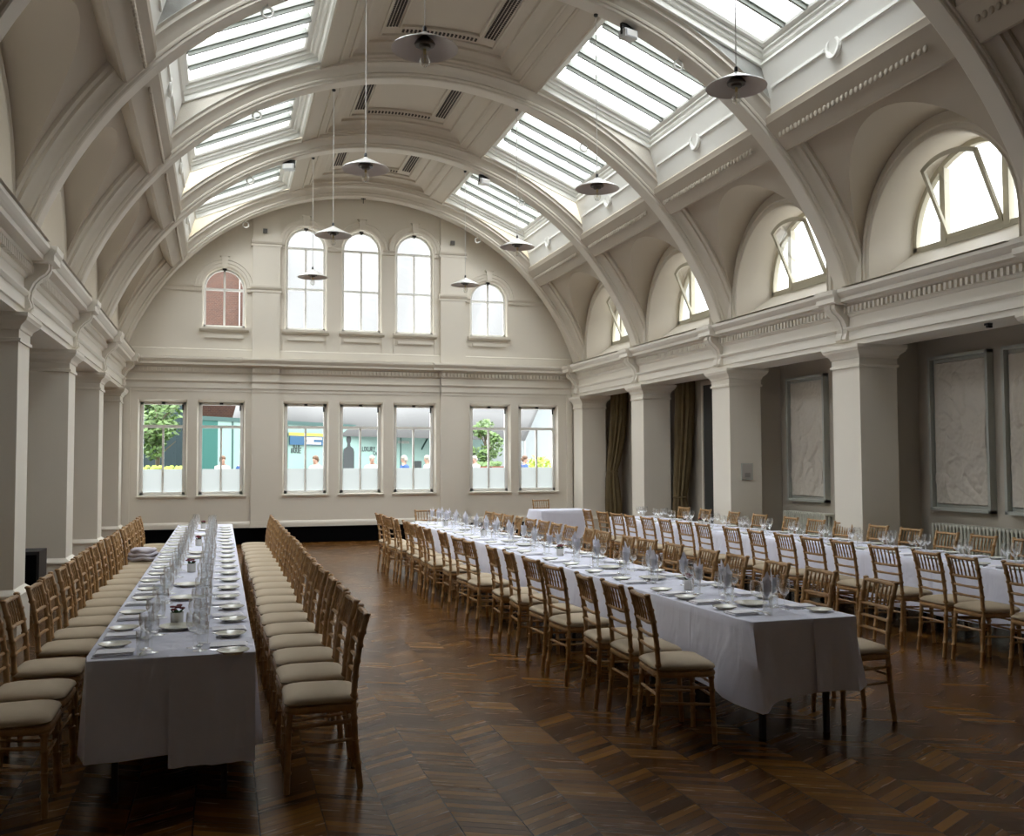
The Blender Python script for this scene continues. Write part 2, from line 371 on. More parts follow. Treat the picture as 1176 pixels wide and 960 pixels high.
def lunette(s, ya, yb, lit):
    yc = (ya+yb)/2; rc = (yb-ya)/2 - .002; zc = 4.42; b = MB(); cols = []
    NY = 36
    for j in range(NY+1):
        t = -1 + 2*j/NY; t = sin(t*PI/2); y = yc + t*rc
        h = zc + math.sqrt(max(0, rc*rc - (y-yc)**2)); p = []
        if h < 4.53: h = max(h, 3.95)
        # vault from the beam down to height h
        c0 = math.radians(46.5); ch = min(math.acos(max(-1, min(1, (h-ZC)/RV))), PI/2)
        for i in range(15):
            a = c0 + (ch-c0)*i/14; dx = RV*sin(a); z = ZC + RV*cos(a)
            p.append((xs(s, min(dx, WP)), y, z))
        x1 = min(RV*sin(ch), WP)
        for i in range(1, 4): p.append((xs(s, x1 + (WP-x1)*i/3), y, h))
        cols.append(p)
    cols = [[(p[0], ya-.06, p[2]) for p in cols[0]]] + cols + [[(p[0], yb+.06, p[2]) for p in cols[-1]]]
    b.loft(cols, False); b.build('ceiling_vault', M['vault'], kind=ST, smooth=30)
    # lunette wall: ring between the cross vault and the opening, with an arch moulding
    ro, zo, rw, zw = 1.21, 4.33, 1.05, 4.50; XW = 5.545; n = 32
    def ring(r, zc_, dx, zb):
        pts = [(xs(s,dx), yc - r, zb)] + [(xs(s,dx), yc - r*cos(PI*i/n), zc_ + r*sin(PI*i/n)) for i in range(n+1)] + [(xs(s,dx), yc + r, zb)]
        return pts
    b = MB()
    b.loft([ring(rc+.05, zc, WP, 3.9), ring(1.325, 4.36, WP, 3.9), ring(1.32, 4.36, WP-.03, 3.9), ring(1.29, 4.35, WP-.035, 3.9), ring(1.275, 4.35, WP-.012, 3.9), ring(1.235, 4.34, WP-.008, 3.9), ring(1.225, 4.335, WP-.025, 3.9), ring(ro, zo, WP-.02, 3.9), ring(ro-.01, zo, WP+.01, 3.95), ring(rw, zw, XW, 4.36)], False)
    b.quad((xs(s,WP-.35), yc-1.36, 3.97), (xs(s,WP-.35), yc+1.36, 3.97), (xs(s,WP), yc+1.36, 3.99), (xs(s,WP), yc-1.36, 3.99))
    b.quad((xs(s,WP), yc-1.3, 3.99), (xs(s,WP), yc+1.3, 3.99), (xs(s,XW), yc+1.1, 4.38), (xs(s,XW), yc-1.1, 4.38))
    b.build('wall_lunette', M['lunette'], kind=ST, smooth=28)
    # solid outer wall round the window
    o = MB(); XO = XW + .10
    o.loft([[(xs(s,XO), yc - L/2 - .01, 3.4)] + [(xs(s,XO), yc + (L/2+.01)*max(-1,min(1,-1.42*cos(PI*i/n))), min(7.2, 4.4 + 3.9*sin(PI*i/n))) for i in range(n+1)] + [(xs(s,XO), yc + L/2 + .01, 3.4)], ring(rw, zw, XO, 3.4)], False)
    o.loft([ring(rw, zw, XO, 4.36), ring(rw, zw, XW-.02, 4.36)], False)
    o.quad((xs(s,XO), yc-1.1, 3.4), (xs(s,XO), yc+1.1, 3.4), (xs(s,XO), yc+1.1, 4.36), (xs(s,XO), yc-1.1, 4.36))
    o.build('wall_clerestory', M['wall'], kind=ST)
    if not lit:  # blocking wall added in the unseen near bays to cut fill light
        MB().loft([ring(rw, zw, XO+.01, 4.3), [(xs(s,XO+.01), yc, 4.5)]*(n+3)], False).build('wall_light_block', M['wall'], kind=ST); return
    # the window itself
    nwin[0] += 1; root = bpy.data.objects.new('window_%d' % nwin[0], None); COL.objects.link(root); root['kind'] = ST
    xf0, xf1 = XW+.0, XW+.075
    def arcf(r0, r1, za, zb_, dx0, dx1, bot):
        q = MB()
        def rg(r, dx):
            a0 = math.asin(max(-1, (bot - zw)/r))
            return [(xs(s,dx), yc - r*cos(a0 + (PI-2*a0)*i/n), zw + r*sin(a0 + (PI-2*a0)*i/n)) for i in range(n+1)]
        q.loft([rg(r0,dx0), rg(r1,dx0), rg(r1,dx1), rg(r0,dx1), rg(r0,dx0)], False); return q
    f = arcf(1.05, .985, 0, 0, xf0, xf1, 4.40)
    f.box(*sorted((xs(s,xf0), xs(s,xf1))), yc-1.05, yc+1.05, 4.385, 4.455)
    for t in (-1, 1): f.box(*sorted((xs(s,xf0-.01), xs(s,xf1))), yc + t*.50 - .045, yc + t*.50 + .045, 4.40, zw + math.sqrt(.98**2 - .5**2))
    f.build('frame', M['oldframe'], root)
    g = MB()                                        # glass of the side lights
    for t in (-1, 1):
        pts = [(xs(s,xf0+.04), yc + t*.54, 4.44)] + [(xs(s,xf0+.04), yc + t*(.54 + .44*i/8), zw + math.sqrt(max(.0, 1.0 - (.54+.44*i/8)**2))) for i in range(9)] + [(xs(s,xf0+.04), yc + t*.985, 4.44)]
        g.add(pts, [tuple(range(len(pts)))])
    g.build('pane', M['pane'], root)
    # the middle light: a hopper sash hinged at its foot, tilted open into the room
    th = math.radians(24); hp = bpy.data.objects.new('hopper_sash', None); COL.objects.link(hp); hp.parent = root
    hp.location = (xs(s, xf0 + .01), yc, 4.46); hp.rotation_euler = (0, -th*s, 0)
    q = MB(); hw = .45; H = .90; sg = .035
    def top(y): return zw - 4.46 + math.sqrt(.985**2 - y*y) - .02
    q.box(-.018,.018, -hw,hw, 0,.05)
    for t in (-1,1): q.box(-.018,.018, *sorted((t*hw, t*(hw-.05))), 0, top(hw))
    ys = [-hw + 2*hw*i/12 for i in range(13)]
    q.loft([[(x, y, z0(y)) for y in ys] for x, z0 in ((-.018, lambda y: top(y)), (.018, lambda y: top(y)), (.018, lambda y: top(y)-.055), (-.018, lambda y: top(y)-.055), (-.018, lambda y: top(y)))], False)
    q.build('sash_frame', M['oldframe'], hp)
    gp = [(0,-hw+.04,.04)] + [(0, y*.92, top(y)-.05) for y in ys] + [(0,hw-.04,.04)]
    MB().add(gp, [tuple(range(len(gp)))]).build('sash_pane', M['pane'], hp)
def skylight(s, ya, yb, lit):
    b = MB()
    D = Vector((GB[0]-GA[0], GB[1]-GA[1])); Lg = D.length; D /= Lg; Nn = Vector((-D.y, D.x))   # along the slope, outwards
    if Nn.y < 0: Nn = -Nn
    def gp(u, v, h):                              # u down the slope, v along the room, h above the glass
        q = Vector(GA) + D*u + Nn*h; return (xs(s, q.x), v, q.y)
    def rect(i, h): return [gp(i, ya+i, h), gp(Lg-i, ya+i, h), gp(Lg-i, yb-i, h), gp(i, yb-i, h)]
    low = [(xs(s,A_[0]), ya, A_[1]), (xs(s,B_[0]), ya, B_[1]), (xs(s,B_[0]), yb, B_[1]), (xs(s,A_[0]), yb, A_[1])]
    H0 = -.215
    b.loft([rect(0, H0), rect(.035, H0+.005), rect(.04, H0+.03), rect(.02, H0+.035), rect(.02, H0+.09), rect(.06, H0+.095), rect(.075, H0+.13), rect(.11, H0+.135), rect(.11, H0+.175), rect(.17, H0+.18), rect(.19, -.01), rect(.19, .06)], True)
    n = 14; a0 = math.atan2(A_[0], A_[1]-ZC); a1 = math.atan2(B_[0], B_[1]-ZC)
    for y in (ya, yb):                             # end walls rise from the curve of the ribs
        ar = [(xs(s,5.405*sin(a0+(a1-a0)*i/n)), y, ZC + 5.405*cos(a0+(a1-a0)*i/n)) for i in range(n+1)]
        top = [gp(Lg*i/n, y, H0) for i in range(n+1)]
        b.loft([ar, top], False)
    for P_, u in ((A_, 0), (B_, Lg)):              # long walls
        q0 = gp(u, ya-.09, H0); q1 = gp(u, yb+.09, H0)
        b.quad((xs(s,P_[0]), ya-.09, P_[1]), (xs(s,P_[0]), yb+.09, P_[1]), q1, q0)
    # rings and sunk panels on the low wall
    xw = lambda z: B_[0] - .175*(z-B_[1])/.55
    zc_ = 6.44; ym = (ya+yb)/2
    b.torus((xs(s, xw(zc_)), ym, zc_), .11, .03, 'x', 24, 6)
    for t in (-1,1):
        y0_, y1_ = sorted((ym + t*.16, ym + t*((yb-ya)/2 - .1)))
        b.box(*sorted((xs(s, xw(6.46)-.018), xs(s, xw(6.46)+.03))), y0_, y1_, 6.44, 6.475)
    b.build('ceiling_skylight_well', M['well'], kind=ST, smooth=0)
    nwin[0] += 1; root = bpy.data.objects.new('window_%d' % nwin[0], None); COL.objects.link(root); root['kind'] = ST
    nb = 5; i0 = .19; gw = (yb - ya - 2*i0)
    for i in range(1, nb):
        v = ya + i0 + gw*i/nb; q = MB()
        q.loft([[gp(u, v-.018, -.06), gp(u, v+.018, -.06), gp(u, v+.024, -.02), gp(u, v+.048, -.015), gp(u, v+.048, .06), gp(u, v-.048, .06), gp(u, v-.048, -.015), gp(u, v-.024, -.02)] for u in (i0, Lg-i0)], True, True, True)
        q.build('glazing_bar', M['bar'], root)
    MB().quad(gp(i0-.02, ya+i0-.02, .045), gp(Lg-i0+.02, ya+i0-.02, .045), gp(Lg-i0+.02, yb-i0+.02, .045), gp(i0-.02, yb-i0+.02, .045)).build('pane', M['skyglass'] if lit else M['ceil'], root)  # unseen bays get an opaque sheet for glass, added to keep sky light out
def coffer(ya, yb):
    """the middle panel of a bay: stepped mouldings run round all four sides, each step on its own curve"""
    b = MB()
    steps = [(1.67,-.12,5.352),(1.645,-.12,5.34),(1.63,-.12,5.36),(1.40,-.10,5.385),(1.385,-.02,5.365),(1.36,.0,5.38),(1.36,.01,5.405),(1.26,.06,5.42),(1.245,.07,5.40),(1.22,.085,5.41),(1.215,.09,5.445),
             (1.17,.125,5.49),(1.11,.17,5.515),(1.04,.22,5.525),(1.0,.25,5.525),(.99,.26,5.56),(.95,.29,5.57),(.87,.35,5.575),(.86,.36,5.56),(.83,.38,5.57),(.83,.385,5.595),(.62,.56,5.61),(.605,.575,5.59),(.575,.60,5.60),(.57,.605,5.635)]
    n = 16; rings = []
    for w, t, R in steps:
        Z = lambda dx: ZC + math.sqrt(R*R - dx*dx); r = []
        for i in range(n): dx = -w + 2*w*i/n; r.append((XC+dx, ya+t, Z(dx)))
        r.append((XC+w, ya+t, Z(w)))
        for i in range(n): dx = w - 2*w*i/n; r.append((XC+dx, yb-t, Z(dx)))
        r.append((XC-w, yb-t, Z(w)))
        rings.append(r)
    b.loft(rings, True)
    w, t, R = steps[-1]; Z = lambda dx: ZC + math.sqrt(R*R - dx*dx)
    for i in range(n):
        a, c = -w + 2*w*i/n, -w + 2*w*(i+1)/n
        b.quad((XC+a,ya+t,Z(a)), (XC+c,ya+t,Z(c)), (XC+c,yb-t,Z(c)), (XC+a,yb-t,Z(a)))
    b.build('ceiling_coffer', M['ceil'], kind=ST, smooth=22)
    g = MB()                                        # pierced ventilation strips
    for s in (1,-1):
        for row in range(4):
            y = ya + .60
            while y < yb - .60:
                dx = .655 + .045*row; z = ZC + math.sqrt(5.60**2 - dx*dx)
                g.box(xs(s,dx)-.014, xs(s,dx)+.014, y, y+.03, z-.012, z+.02); y += .055
    for y in (ya+.44, yb-.50):
        x = -.55
        while x < .55:
            for r in range(2):
                z = ZC + math.sqrt(5.598**2 - x*x); g.box(XC+x, XC+x+.03, y+r*.045-.012, y+r*.045+.012, z-.012, z+.02)
            x += .06
    g.build('trim_vent_holes', M['grille'], kind=ST, smooth=0)
for k in range(-4, 3):
    ya, yb = ribY(k) + .30, ribY(k+1) - .30
    lit = k >= -1
    for s in (1,-1):
        beam(s, ya, yb); lunette(s, ya, yb, lit); skylight(s, ya, yb, lit)
    coffer(ya, yb)

# --- end wall with its windows
XM = 2.96
def arch_pts(cx, r, zs, n=16): return [(cx - r*cos(PI*i/n), zs + r*sin(PI*i/n)) for i in range(n+1)]
def wall_row(b, x0, x1, z0, z1, ops):
    """ops: (x centre, half width, sill, spring, arched); fills x0..x1, z0..z1 around the openings"""
    x = x0
    def q(xa, xb, za, zb): b.quad((xa,YE,za),(xb,YE,za),(xb,YE,zb),(xa,YE,zb))
    for cx, hw, zs, zt, arched in sorted(ops):
        q(x, cx-hw, z0, z1); q(cx-hw, cx+hw, z0, zs)
        if arched:
            pts = arch_pts(cx, hw, zt); n = len(pts)
            for i in range(n-1):
                (xa,za),(xb,zb) = pts[i], pts[i+1]
                b.quad((xa,YE,za),(xb,YE,zb),(xb,YE,z1),(xa,YE,z1))
        else: q(cx-hw, cx+hw, zt, z1)
        x = cx + hw
    q(x, x1, z0, z1)
LW = [(XM+d, .49, 1.035, 3.07, False) for d in (-4.14,-2.97,-1.2,0,1.2,2.97,4.14)]
UW = [(XM+d, .455, 4.62, 6.47, True) for d in (-1.22,0,1.2)] + [(XM+d, .455, 4.62, 5.48, True) for d in (-2.93,2.94)]
b = MB(); wall_row(b, -3.2, 9.2, .35, 3.6, LW); wall_row(b, -3.2, 9.2, 3.6, 8.3, UW)
b.quad((-3.2,YE+.12,0),(9.2,YE+.12,0),(9.2,YE+.12,.36),(-3.2,YE+.12,.36))
# reveals
for cx, hw, zs, zt, ar in LW:
    sp = [(0,0),(.012,.02),(.07,.16)]
    b.loft([[(cx-hw+i*.6, YE+d, zs+i*.2), (cx+hw-i*.6, YE+d, zs+i*.2), (cx+hw-i*.6, YE+d, zt-i*.9), (cx-hw+i*.6, YE+d, zt-i*.9)] for i, d in sp], True)
for cx, hw, zs, zt, ar in UW:
    def rg(i, d): return [(cx-hw+i, YE+d, zs)] + [(x, YE+d, z) for x, z in arch_pts(cx, hw-i, zt)] + [(cx+hw-i, YE+d, zs)]
    b.loft([rg(0,0), rg(.02,.015), rg(.03,.13)], True)
b.build('wall_end', M['wall'], kind=ST, smooth=0)
MB().box(-3.0, 8.9, YE-.002, YE+.11, .0, .34).build('baseboard_end', M['black'], kind=ST)
b = MB(); b.prism([(YE,.35),(YE-.03,.35),(YE-.035,.42),(YE-.025,.46),(YE-.01,.48),(YE,.48)], 'x', XL, XR); b.build('trim_1', M['trim'], kind=ST)
# pilasters
PIL = ((.607,1.185), (4.745,5.325))
b = MB()
for x0, x1 in PIL:
    b.box(x0, x1, YE-.075, YE+.01, .35, 7.5); b.box(x0-.02, x1+.02, YE-.11, YE, .35, .44); b.box(x0-.012, x1+.012, YE-.095, YE, .44, .48)
    for z in (6.50, 5.50):                       # caps and impost bands
        b.prism([(YE,z-.09),(YE-.085,z-.09),(YE-.085,z-.04),(YE-.10,z-.03),(YE-.12,z+.01),(YE-.125,z+.05),(YE,z+.06)], 'x', x0-.035, x1+.035)
b.build('trim_2', M['wall'], kind=ST, smooth=0)
# entablature of the end wall, breaking forward over the pilasters
b = MB()
b.prism([(YE - .012 - p*.8, z) for p, z in ENT] + [(YE+.05,3.985),(YE+.05,3.24)], 'x', XL-.05, XR+.05)
for x0, x1 in PIL:
    b.prism([(YE - .087 - p*.8, z) for p, z in ENT] + [(YE,3.985),(YE,3.24)], 'x', x0, x1)
    b.prism([(YE - .083 - p*.8, z-.002) for p, z in ENT[14:]] + [(YE,3.985),(YE,3.80)], 'x', x0-.2, x1+.2)
b.build('trim_3', M['trim'], kind=ST, smooth=0)
d = MB(); x = XL + .1
while x < XR - .1:
    f = .075 if any(a-.0 < x < c-.04 for a, c in PIL) else 0
    d.box(x, x+.042, YE-.098-f, YE-.02, 3.662, 3.745); x += .083
d.build('trim_4', M['trim'], kind=ST, smooth=0)
# archivolts, keystones, sills, aprons and the impost band
b = MB()
for cx, hw, zs, zt, ar in UW:
    def rg(r, d): return [(x, YE-d, z) for x, z in arch_pts(cx, r, zt, 24)]
    b.loft([rg(hw+.005,-.01), rg(hw+.005,.035), rg(hw+.06,.035), rg(hw+.065,.05), rg(hw+.13,.05), rg(hw+.135,.065), rg(hw+.16,.065), rg(hw+.165,0)], False)
    b.loft([[(cx+dx*w, YE-.085, z) for dx in (-1,1)] + [(cx+dx*w, YE, z) for dx in (1,-1)] for w, z in ((.05,zt+hw-.02),(.075,zt+hw+.21))], True, True, True)
    b.box(cx-.10, cx+.10, YE-.10, YE, zt+hw+.21, zt+hw+.235)
    b.prism([(YE,zs-.09),(YE-.05,zs-.085),(YE-.085,zs-.05),(YE-.09,zs),(YE+.1,zs+.005)], 'x', cx-hw-.05, cx+hw+.05)
    b.box(cx-hw+.06, cx+hw-.06, YE-.045, YE, zs-.23, zs-.16)
    if zt > 6:
        for t in (-1,1): b.box(cx+t*(hw+.01)-.02, cx+t*(hw+.01)+.02, YE-.02, YE, 4.05, zs-.09)
    for t in (-1, 1):                             # imposts
        x0, x1 = sorted((cx+t*(hw), cx+t*(hw+.16)))
        b.prism([(YE,zt-.08),(YE-.04,zt-.08),(YE-.045,zt-.03),(YE-.07,zt),(YE-.07,zt+.025),(YE,zt+.03)], 'x', x0, x1)
ZI = 5.48
for x0, x1 in ((-1.4, XM-2.93-.455), (XM-2.93+.455, .607), (5.325, XM+2.94-.455), (XM+2.94+.455, 7.4)):
    b.prism([(YE,ZI-.09),(YE-.03,ZI-.09),(YE-.035,ZI-.03),(YE-.06,ZI+.01),(YE-.065,ZI+.04),(YE,ZI+.05)], 'x', x0, x1)
b.prism([(YE,3.98),(YE-.03,3.98),(YE-.03,4.14),(YE-.012,4.16),(YE,4.16)], 'x', XL, XR)
for cx, hw, zs, zt, ar in LW: b.prism([(YE+.02,zs-.03),(YE-.03,zs-.03),(YE-.035,zs+.005),(YE+.15,zs+.02)], 'x', cx-hw-.02, cx+hw+.02)
b.build('trim_5', M['wall'], kind=ST, smooth=0)
for x0, x1 in ((XL, XL+.14), (XR-.14, XR)): MB().box(x0, x1, YE-.05, YE+.02, .35, 3.3).build('trim_6', M['wall'], kind=ST)

# lower sash windows
for i, (cx, hw, zs, zt, ar) in enumerate(LW):
    root = bpy.data.objects.new('window_%d' % (i+1), None); COL.objects.link(root); root['kind'] = ST; root.location = (cx, YE+.16, 0)
    w = hw - .042; z0, z1 = zs+.014, zt-.063; zm = 2.50; zf = 1.60
    f = MB(); y0, y1 = -.03, .05
    f.box(-w,-w+.06,y0,y1,z0,z1); f.box(w-.06,w,y0,y1,z0,z1); f.box(-w,w,y0,y1,z1-.045,z1); f.box(-w,w,y0,y1,z0,z0+.07); f.box(-w+.05,w-.05,y0-.01,y1,zm-.03,zm+.03)
    f.build('frame', M['frame'], root)
    MB().box(-.02,.02,-.015,.04,z0+.05,zm-.02).build('glazing_bar', M['frame'], root)
    MB().quad((-w+.05,.015,zf),(w-.05,.015,zf),(w-.05,.015,z1-.04),(-w+.05,.015,z1-.04)).build('pane', M['pane'], root)
    MB().quad((-w+.05,.015,z0+.06),(w-.05,.015,z0+.06),(w-.05,.015,zf),(-w+.05,.015,zf)).build('frosted_pane', M['frost'], root)
    c = MB(); c.box(-.035,.035,y0-.03,y0,z1-.03,z1+.005); c.box(w-.075,w-.045,y0-.015,y0,z1-.16,z1-.045); c.build('window_catch', M['iron'], root)
for i, (cx, hw, zs, zt, ar) in enumerate(UW):
    root = bpy.data.objects.new('window_%d' % (i+40), None); COL.objects.link(root); root['kind'] = ST; root.location = (cx, YE+.12, 0)
    w = hw - .03; f = MB(); y0, y1 = -.02, .05
    def rg(r, y): return [(-r, y, zs)] + [(x, y, z) for x, z in arch_pts(0, r, zt)] + [(r, y, zs)]
    f.loft([rg(w, y0), rg(w-.045, y0), rg(w-.045, y1), rg(w, y1)], False); f.box(-w,w,y0,y1,zs,zs+.06)
    f.box(-w+.03,w-.03,y0-.005,y1,zt-.05,zt-.005)
    if zt > 6: f.box(-w+.03,w-.03,y0-.005,y1,5.52,5.56)
    f.build('frame', M['frame'], root)
    top = zt - .03 if zt > 6 else zt + w - .03
    MB().box(-.022,.022,-.015,.04,zs+.03,top).build('glazing_bar', M['frame'], root)
    pts = [(-w+.03,.015,zs+.03)] + [(x,.015,z) for x, z in arch_pts(0, w-.03, zt)] + [(w-.03,.015,zs+.03)]
    MB().add(pts, [tuple(range(len(pts)))]).build('pane', M['pane'], root)
    MB().box(-.045,.045,y0-.03,y0,zt+w-.035,zt+w+.0).sphere((0,y0-.02,zt+w-.05),.02).build('window_catch', M['iron'], root)

# ------------------------------------------------------------------ chairs
def rnd_rect(hx, hy, r, n=5):
    pts = []
    for cx, cy, a in ((hx-r, hy-r, 0), (-hx+r, hy-r, PI/2), (-hx+r, -hy+r, PI), (hx-r, -hy+r, 1.5*PI)):
        for i in range(n+1):
            t = a + PI/2*i/n; pts.append((cx + r*cos(t), cy + r*sin(t)))
    return pts
def bamboo(path, r, rings, n=8):
    """a turned pole with bamboo rings at given heights along its path"""
    P = [Vector(p) for p in path]; d = [0]
    for i in range(1, len(P)): d.append(d[-1] + (P[i]-P[i-1]).length)
    T = d[-1]; S = sorted(set([0, T] + d + [max(0, min(T, t*T + e)) for t in rings for e in (-.012,-.004,.004,.012)]))
    pts, rad = [], []
    for q in S:
        i = 0
        while i < len(d)-2 and d[i+1] < q: i += 1
        f = (q-d[i])/max(1e-9, d[i+1]-d[i]); pts.append(P[i].lerp(P[i+1], f))
        k = any(abs(q - t*T) < .0045 for t in rings); rad.append(r*(1.32 if k else 1))
    return MB().tube(pts, rad, n)
def make_chair():
    root = empty('banquet_chair', '', 'chair')
    fl = bamboo([(.178,.192,0),(.172,.18,.22),(.165,.172,.425)], .0165, (.25,.5,.75,.94)).mesh('leg', M['wood'])
    fr = bamboo([(.178,-.192,0),(.172,-.18,.22),(.165,-.172,.425)], .0165, (.25,.5,.75,.94)).mesh('leg', M['wood'])
    bp = lambda s: [(-.205,s*.178,0),(-.178,s*.172,.25),(-.168,s*.168,.45),(-.180,s*.168,.62),(-.205,s*.172,.78),(-.238,s*.178,.905)]
    for s in (1,-1):
        link('leg', fl if s > 0 else fr, root)
        b = bamboo(bp(s), .0165, (.14,.27,.40,.53,.64,.73,.82,.90), 8); b.sphere((-.2395, s*.178, .908), .021, .021, .012, 8, 6)
        b.build('leg', M['wood'], root)
    # seat frame
    poly = lambda o, z: [(x + .0 if x < 0 else x, y*(1 if x > 0 else .93), z) for x, y in rnd_rect(.195+o, .205+o, .06)]
    f = MB().loft([poly(-.01,.405), poly(0,.412), poly(.004,.425), poly(0,.440), poly(-.012,.445)], True, True, True); f.build('seat_frame', M['wood'], root)
    # cushion
    c = MB(); prof = [(-.025,.444),(-.004,.450),(.004,.463),(-.002,.477),(-.018,.489),(-.05,.499),(-.10,.506),(-.14,.509)]
    rg = [poly(o, z) for o, z in prof] + [[(x*k, y*k, .5095) for x, y, z in poly(-.14, 0)] for k in (.5, .02)]
    c.loft(rg, True, True, True); c.build('seat_cushion', M['cushion'], root, smooth=60)
    # stretchers
    st = MB()
    def bar(a, b_, r=.0085): st.add(*(lambda m: (m.v, m.f))(bamboo([a, b_], r, (.3,.7), 6)))
    for s in (1,-1):
        bar((-.176,s*.171,.255), (.171,s*.179,.235)); bar((-.172,s*.170,.355), (.167,s*.175,.335))
    bar((.171,-.178,.285), (.171,.178,.285)); bar((.167,-.175,.365), (.167,.175,.365)); bar((-.175,-.171,.30), (-.175,.171,.30))
    st.build('stretcher', M['wood'], root)
    # back: rails with spindles
    bk = MB()
    def zx(z):
        P = bp(1)
        for i in range(len(P)-1):
            if P[i][2] <= z <= P[i+1][2]: t = (z-P[i][2])/(P[i+1][2]-P[i][2]); return P[i][0] + t*(P[i+1][0]-P[i][0])
        return P[-1][0]
    def rail(z, r, bow=.012):
        n = 8; pts = [(zx(z) - bow*(1-(2*i/n-1)**2), -.172 + .344*i/n, z) for i in range(n+1)]
        bk.tube(pts, [r*(1.25 if i in (2,6) else 1) for i in range(n+1)], 8)
    for z, r in ((.893,.0135),(.735,.0115),(.655,.010),(.575,.010)): rail(z, r)
    back = bk.build('backrest', M['wood'], root)
    for i in range(6):
        y = -.172 + .344*(i+1)/7; bw = .012*(1-((i+1)/3.5-1)**2)
        sp = bamboo([(zx(.735)-bw, y, .735), (zx(.81)-bw, y, .81), (zx(.893)-bw, y, .893)], .0065, (.33,.67), 6)
        sp.build('spindle', M['wood'], back)
    return root
chair0 = make_chair(); used_chair = [False]
def place_chair(x, y, rz, label, group):
    if not used_chair[0]:
        used_chair[0] = True; chair0.location = (x, y, 0); chair0.rotation_euler = (0,0,rz); chair0['label'] = label; chair0['group'] = group; return chair0
    return dup(chair0, (x, y, 0), rz, label, group)
def spread(ys, gap=.44):
    out = []
    for y in ys: out.append(y if not out else max(y, out[-1] + gap))
    return out

# ------------------------------------------------------------------ tables and cloths
def make_table(name, label, x0, x1, y0, y1, rz=0, pivot=None, inset=.10):
    """legs and board; local frame at the near left corner"""
    root = empty('banquet_table', label, 'table', (x0, y0, 0), rz)
    w, l = x1-x0, y1-y0
    MB().box(.012, w-.012, .012, l-.012, .715, .738).build('tabletop', M['iron'], root)
    n = max(1, round(l/1.83))
    for i in range(n):
        for t in (.06, .94):
            y = l*(i+t)/n
            for x in (.14, w-.14): MB().box(x-.016, x+.016, y-.016, y+.016, 0, .715).build('leg', M['iron'], root)
    return root
def make_cloth(label, x0, x1, y0, y1, rz, hemf, seed, flap=None, fold=.012, flare=.055):
    rnd = random.Random(seed); w, l = x1-x0, y1-y0; per = []
    def edge(a, b, n):
        for i in range(n): t = i/n; per.append((a[0]+(b[0]-a[0])*t, a[1]+(b[1]-a[1])*t))
    ny = int(l/.12)
    r = .012
    edge((r,0),(w-r,0),24); edge((w,r),(w,l-r),ny); edge((w-r,l),(r,l),24); edge((0,l-r),(0,r),ny)
    n = len(per); cx, cy = w/2, l/2; nrm = []
    for i, (x, y) in enumerate(per):
        nx = -1 if x <= 1e-6 else (1 if x >= w-1e-6 else 0); nyy = -1 if y <= 1e-6 else (1 if y >= l-1e-6 else 0)
        nrm.append((nx, nyy))
    ph = [rnd.uniform(0, 6.28) for _ in range(4)]
    rings = [[(x, y, .744) for x, y in per], [(x + nx*.004, y + q*.004, .7425) for (x,y),(nx,q) in zip(per, nrm)]]
    s_ = 0
    arc_len = []
    for i in range(n):
        arc_len.append(s_); a, c = per[i], per[(i+1)%n]; s_ += math.hypot(c[0]-a[0], c[1]-a[1])
    NZ = 9
    for k in range(NZ+1):
        t = k/NZ; ring = []
        for i, ((x, y), (nx, q)) in enumerate(zip(per, nrm)):
            hem = hemf(x, y, w, l); z = .738 - (.738-hem)*t; s = arc_len[i]
            corner = min(math.hypot(x-a, y-b_) for a, b_ in ((0,0),(w,0),(0,l),(w,l)))
            cw = math.exp(-(corner/.16)**2)
            o = .008 + t*(.022 + fold*(sin(s*7.3+ph[0]) + .7*sin(s*12.1+ph[1])*t + .35*sin(s*23.+ph[2]))) + cw*flare*t*(1+.7*sin(corner*30+ph[3]))
            m = math.hypot(nx, q) or 1
            ring.append((x + nx/m*o, y + q/m*o, z))
        rings.append(ring)
    b = MB(); b.loft(rings, True)
    b.add(rings[0], [tuple(range(n))])
    if flap:                                        # the second cloth lapped over the near end
        xa, xb, zb = flap; nn = 14; rr_ = []
        for k in range(NZ+1):
            t = k/NZ; z = .743 - (.743-zb)*t
            rr_.append([(xa + (xb-xa)*i/nn, -.016 - t*(.034 + .010*sin(i*.9+ph[0]) + .006*sin(i*2.1+ph[1])), z) for i in range(nn+1)])
        b.loft([[(p[0], .35, .7465) for p in rr_[0]], [(p[0], .0, .7465) for p in rr_[0]]] + rr_, False)
    o = b.build('tablecloth', M['cloth'], None, smooth=70); o.location = (x0, y0, 0); o.rotation_euler = (0,0,rz)
    return tag(o, label, 'tablecloth')

# ------------------------------------------------------------------ tableware prototypes
def lathe_mesh(name, m, prof, n=18): return MB().lathe(prof, n).mesh(name, m, 45)
WINE = lathe_mesh('wine_glass', M['glass'], [(.0,.001),(.033,.002),(.034,.004),(.012,.008),(.005,.014),(.0038,.05),(.0042,.082),(.012,.090),(.026,.104),(.035,.124),(.0375,.146),(.036,.168),(.0325,.19),(.0315,.19),(.035,.168),(.0362,.146),(.0335,.125),(.024,.106),(.008,.094),(0,.092)], 20)
TUMB = lathe_mesh('tumbler', M['glass'], [(0,.001),(.027,.001),(.029,.004),(.034,.125),(.0328,.125),(.0278,.010),(0,.008)], 20)
PLATE = lathe_mesh('side_plate', M['china'], [(0,.006),(.045,.004),(.047,.001),(.05,.001),(.052,.006),(.078,.017),(.083,.020),(.0835,.022),(.080,.0215),(.056,.011),(.05,.0085),(0,.0085)], 28)
BPLATE = lathe_mesh('serving_plate', M['china'], [(0,.006),(.065,.004),(.067,.001),(.07,.001),(.072,.006),(.108,.017),(.113,.020),(.1135,.022),(.11,.0215),(.078,.011),(.07,.0085),(0,.0085)], 28)
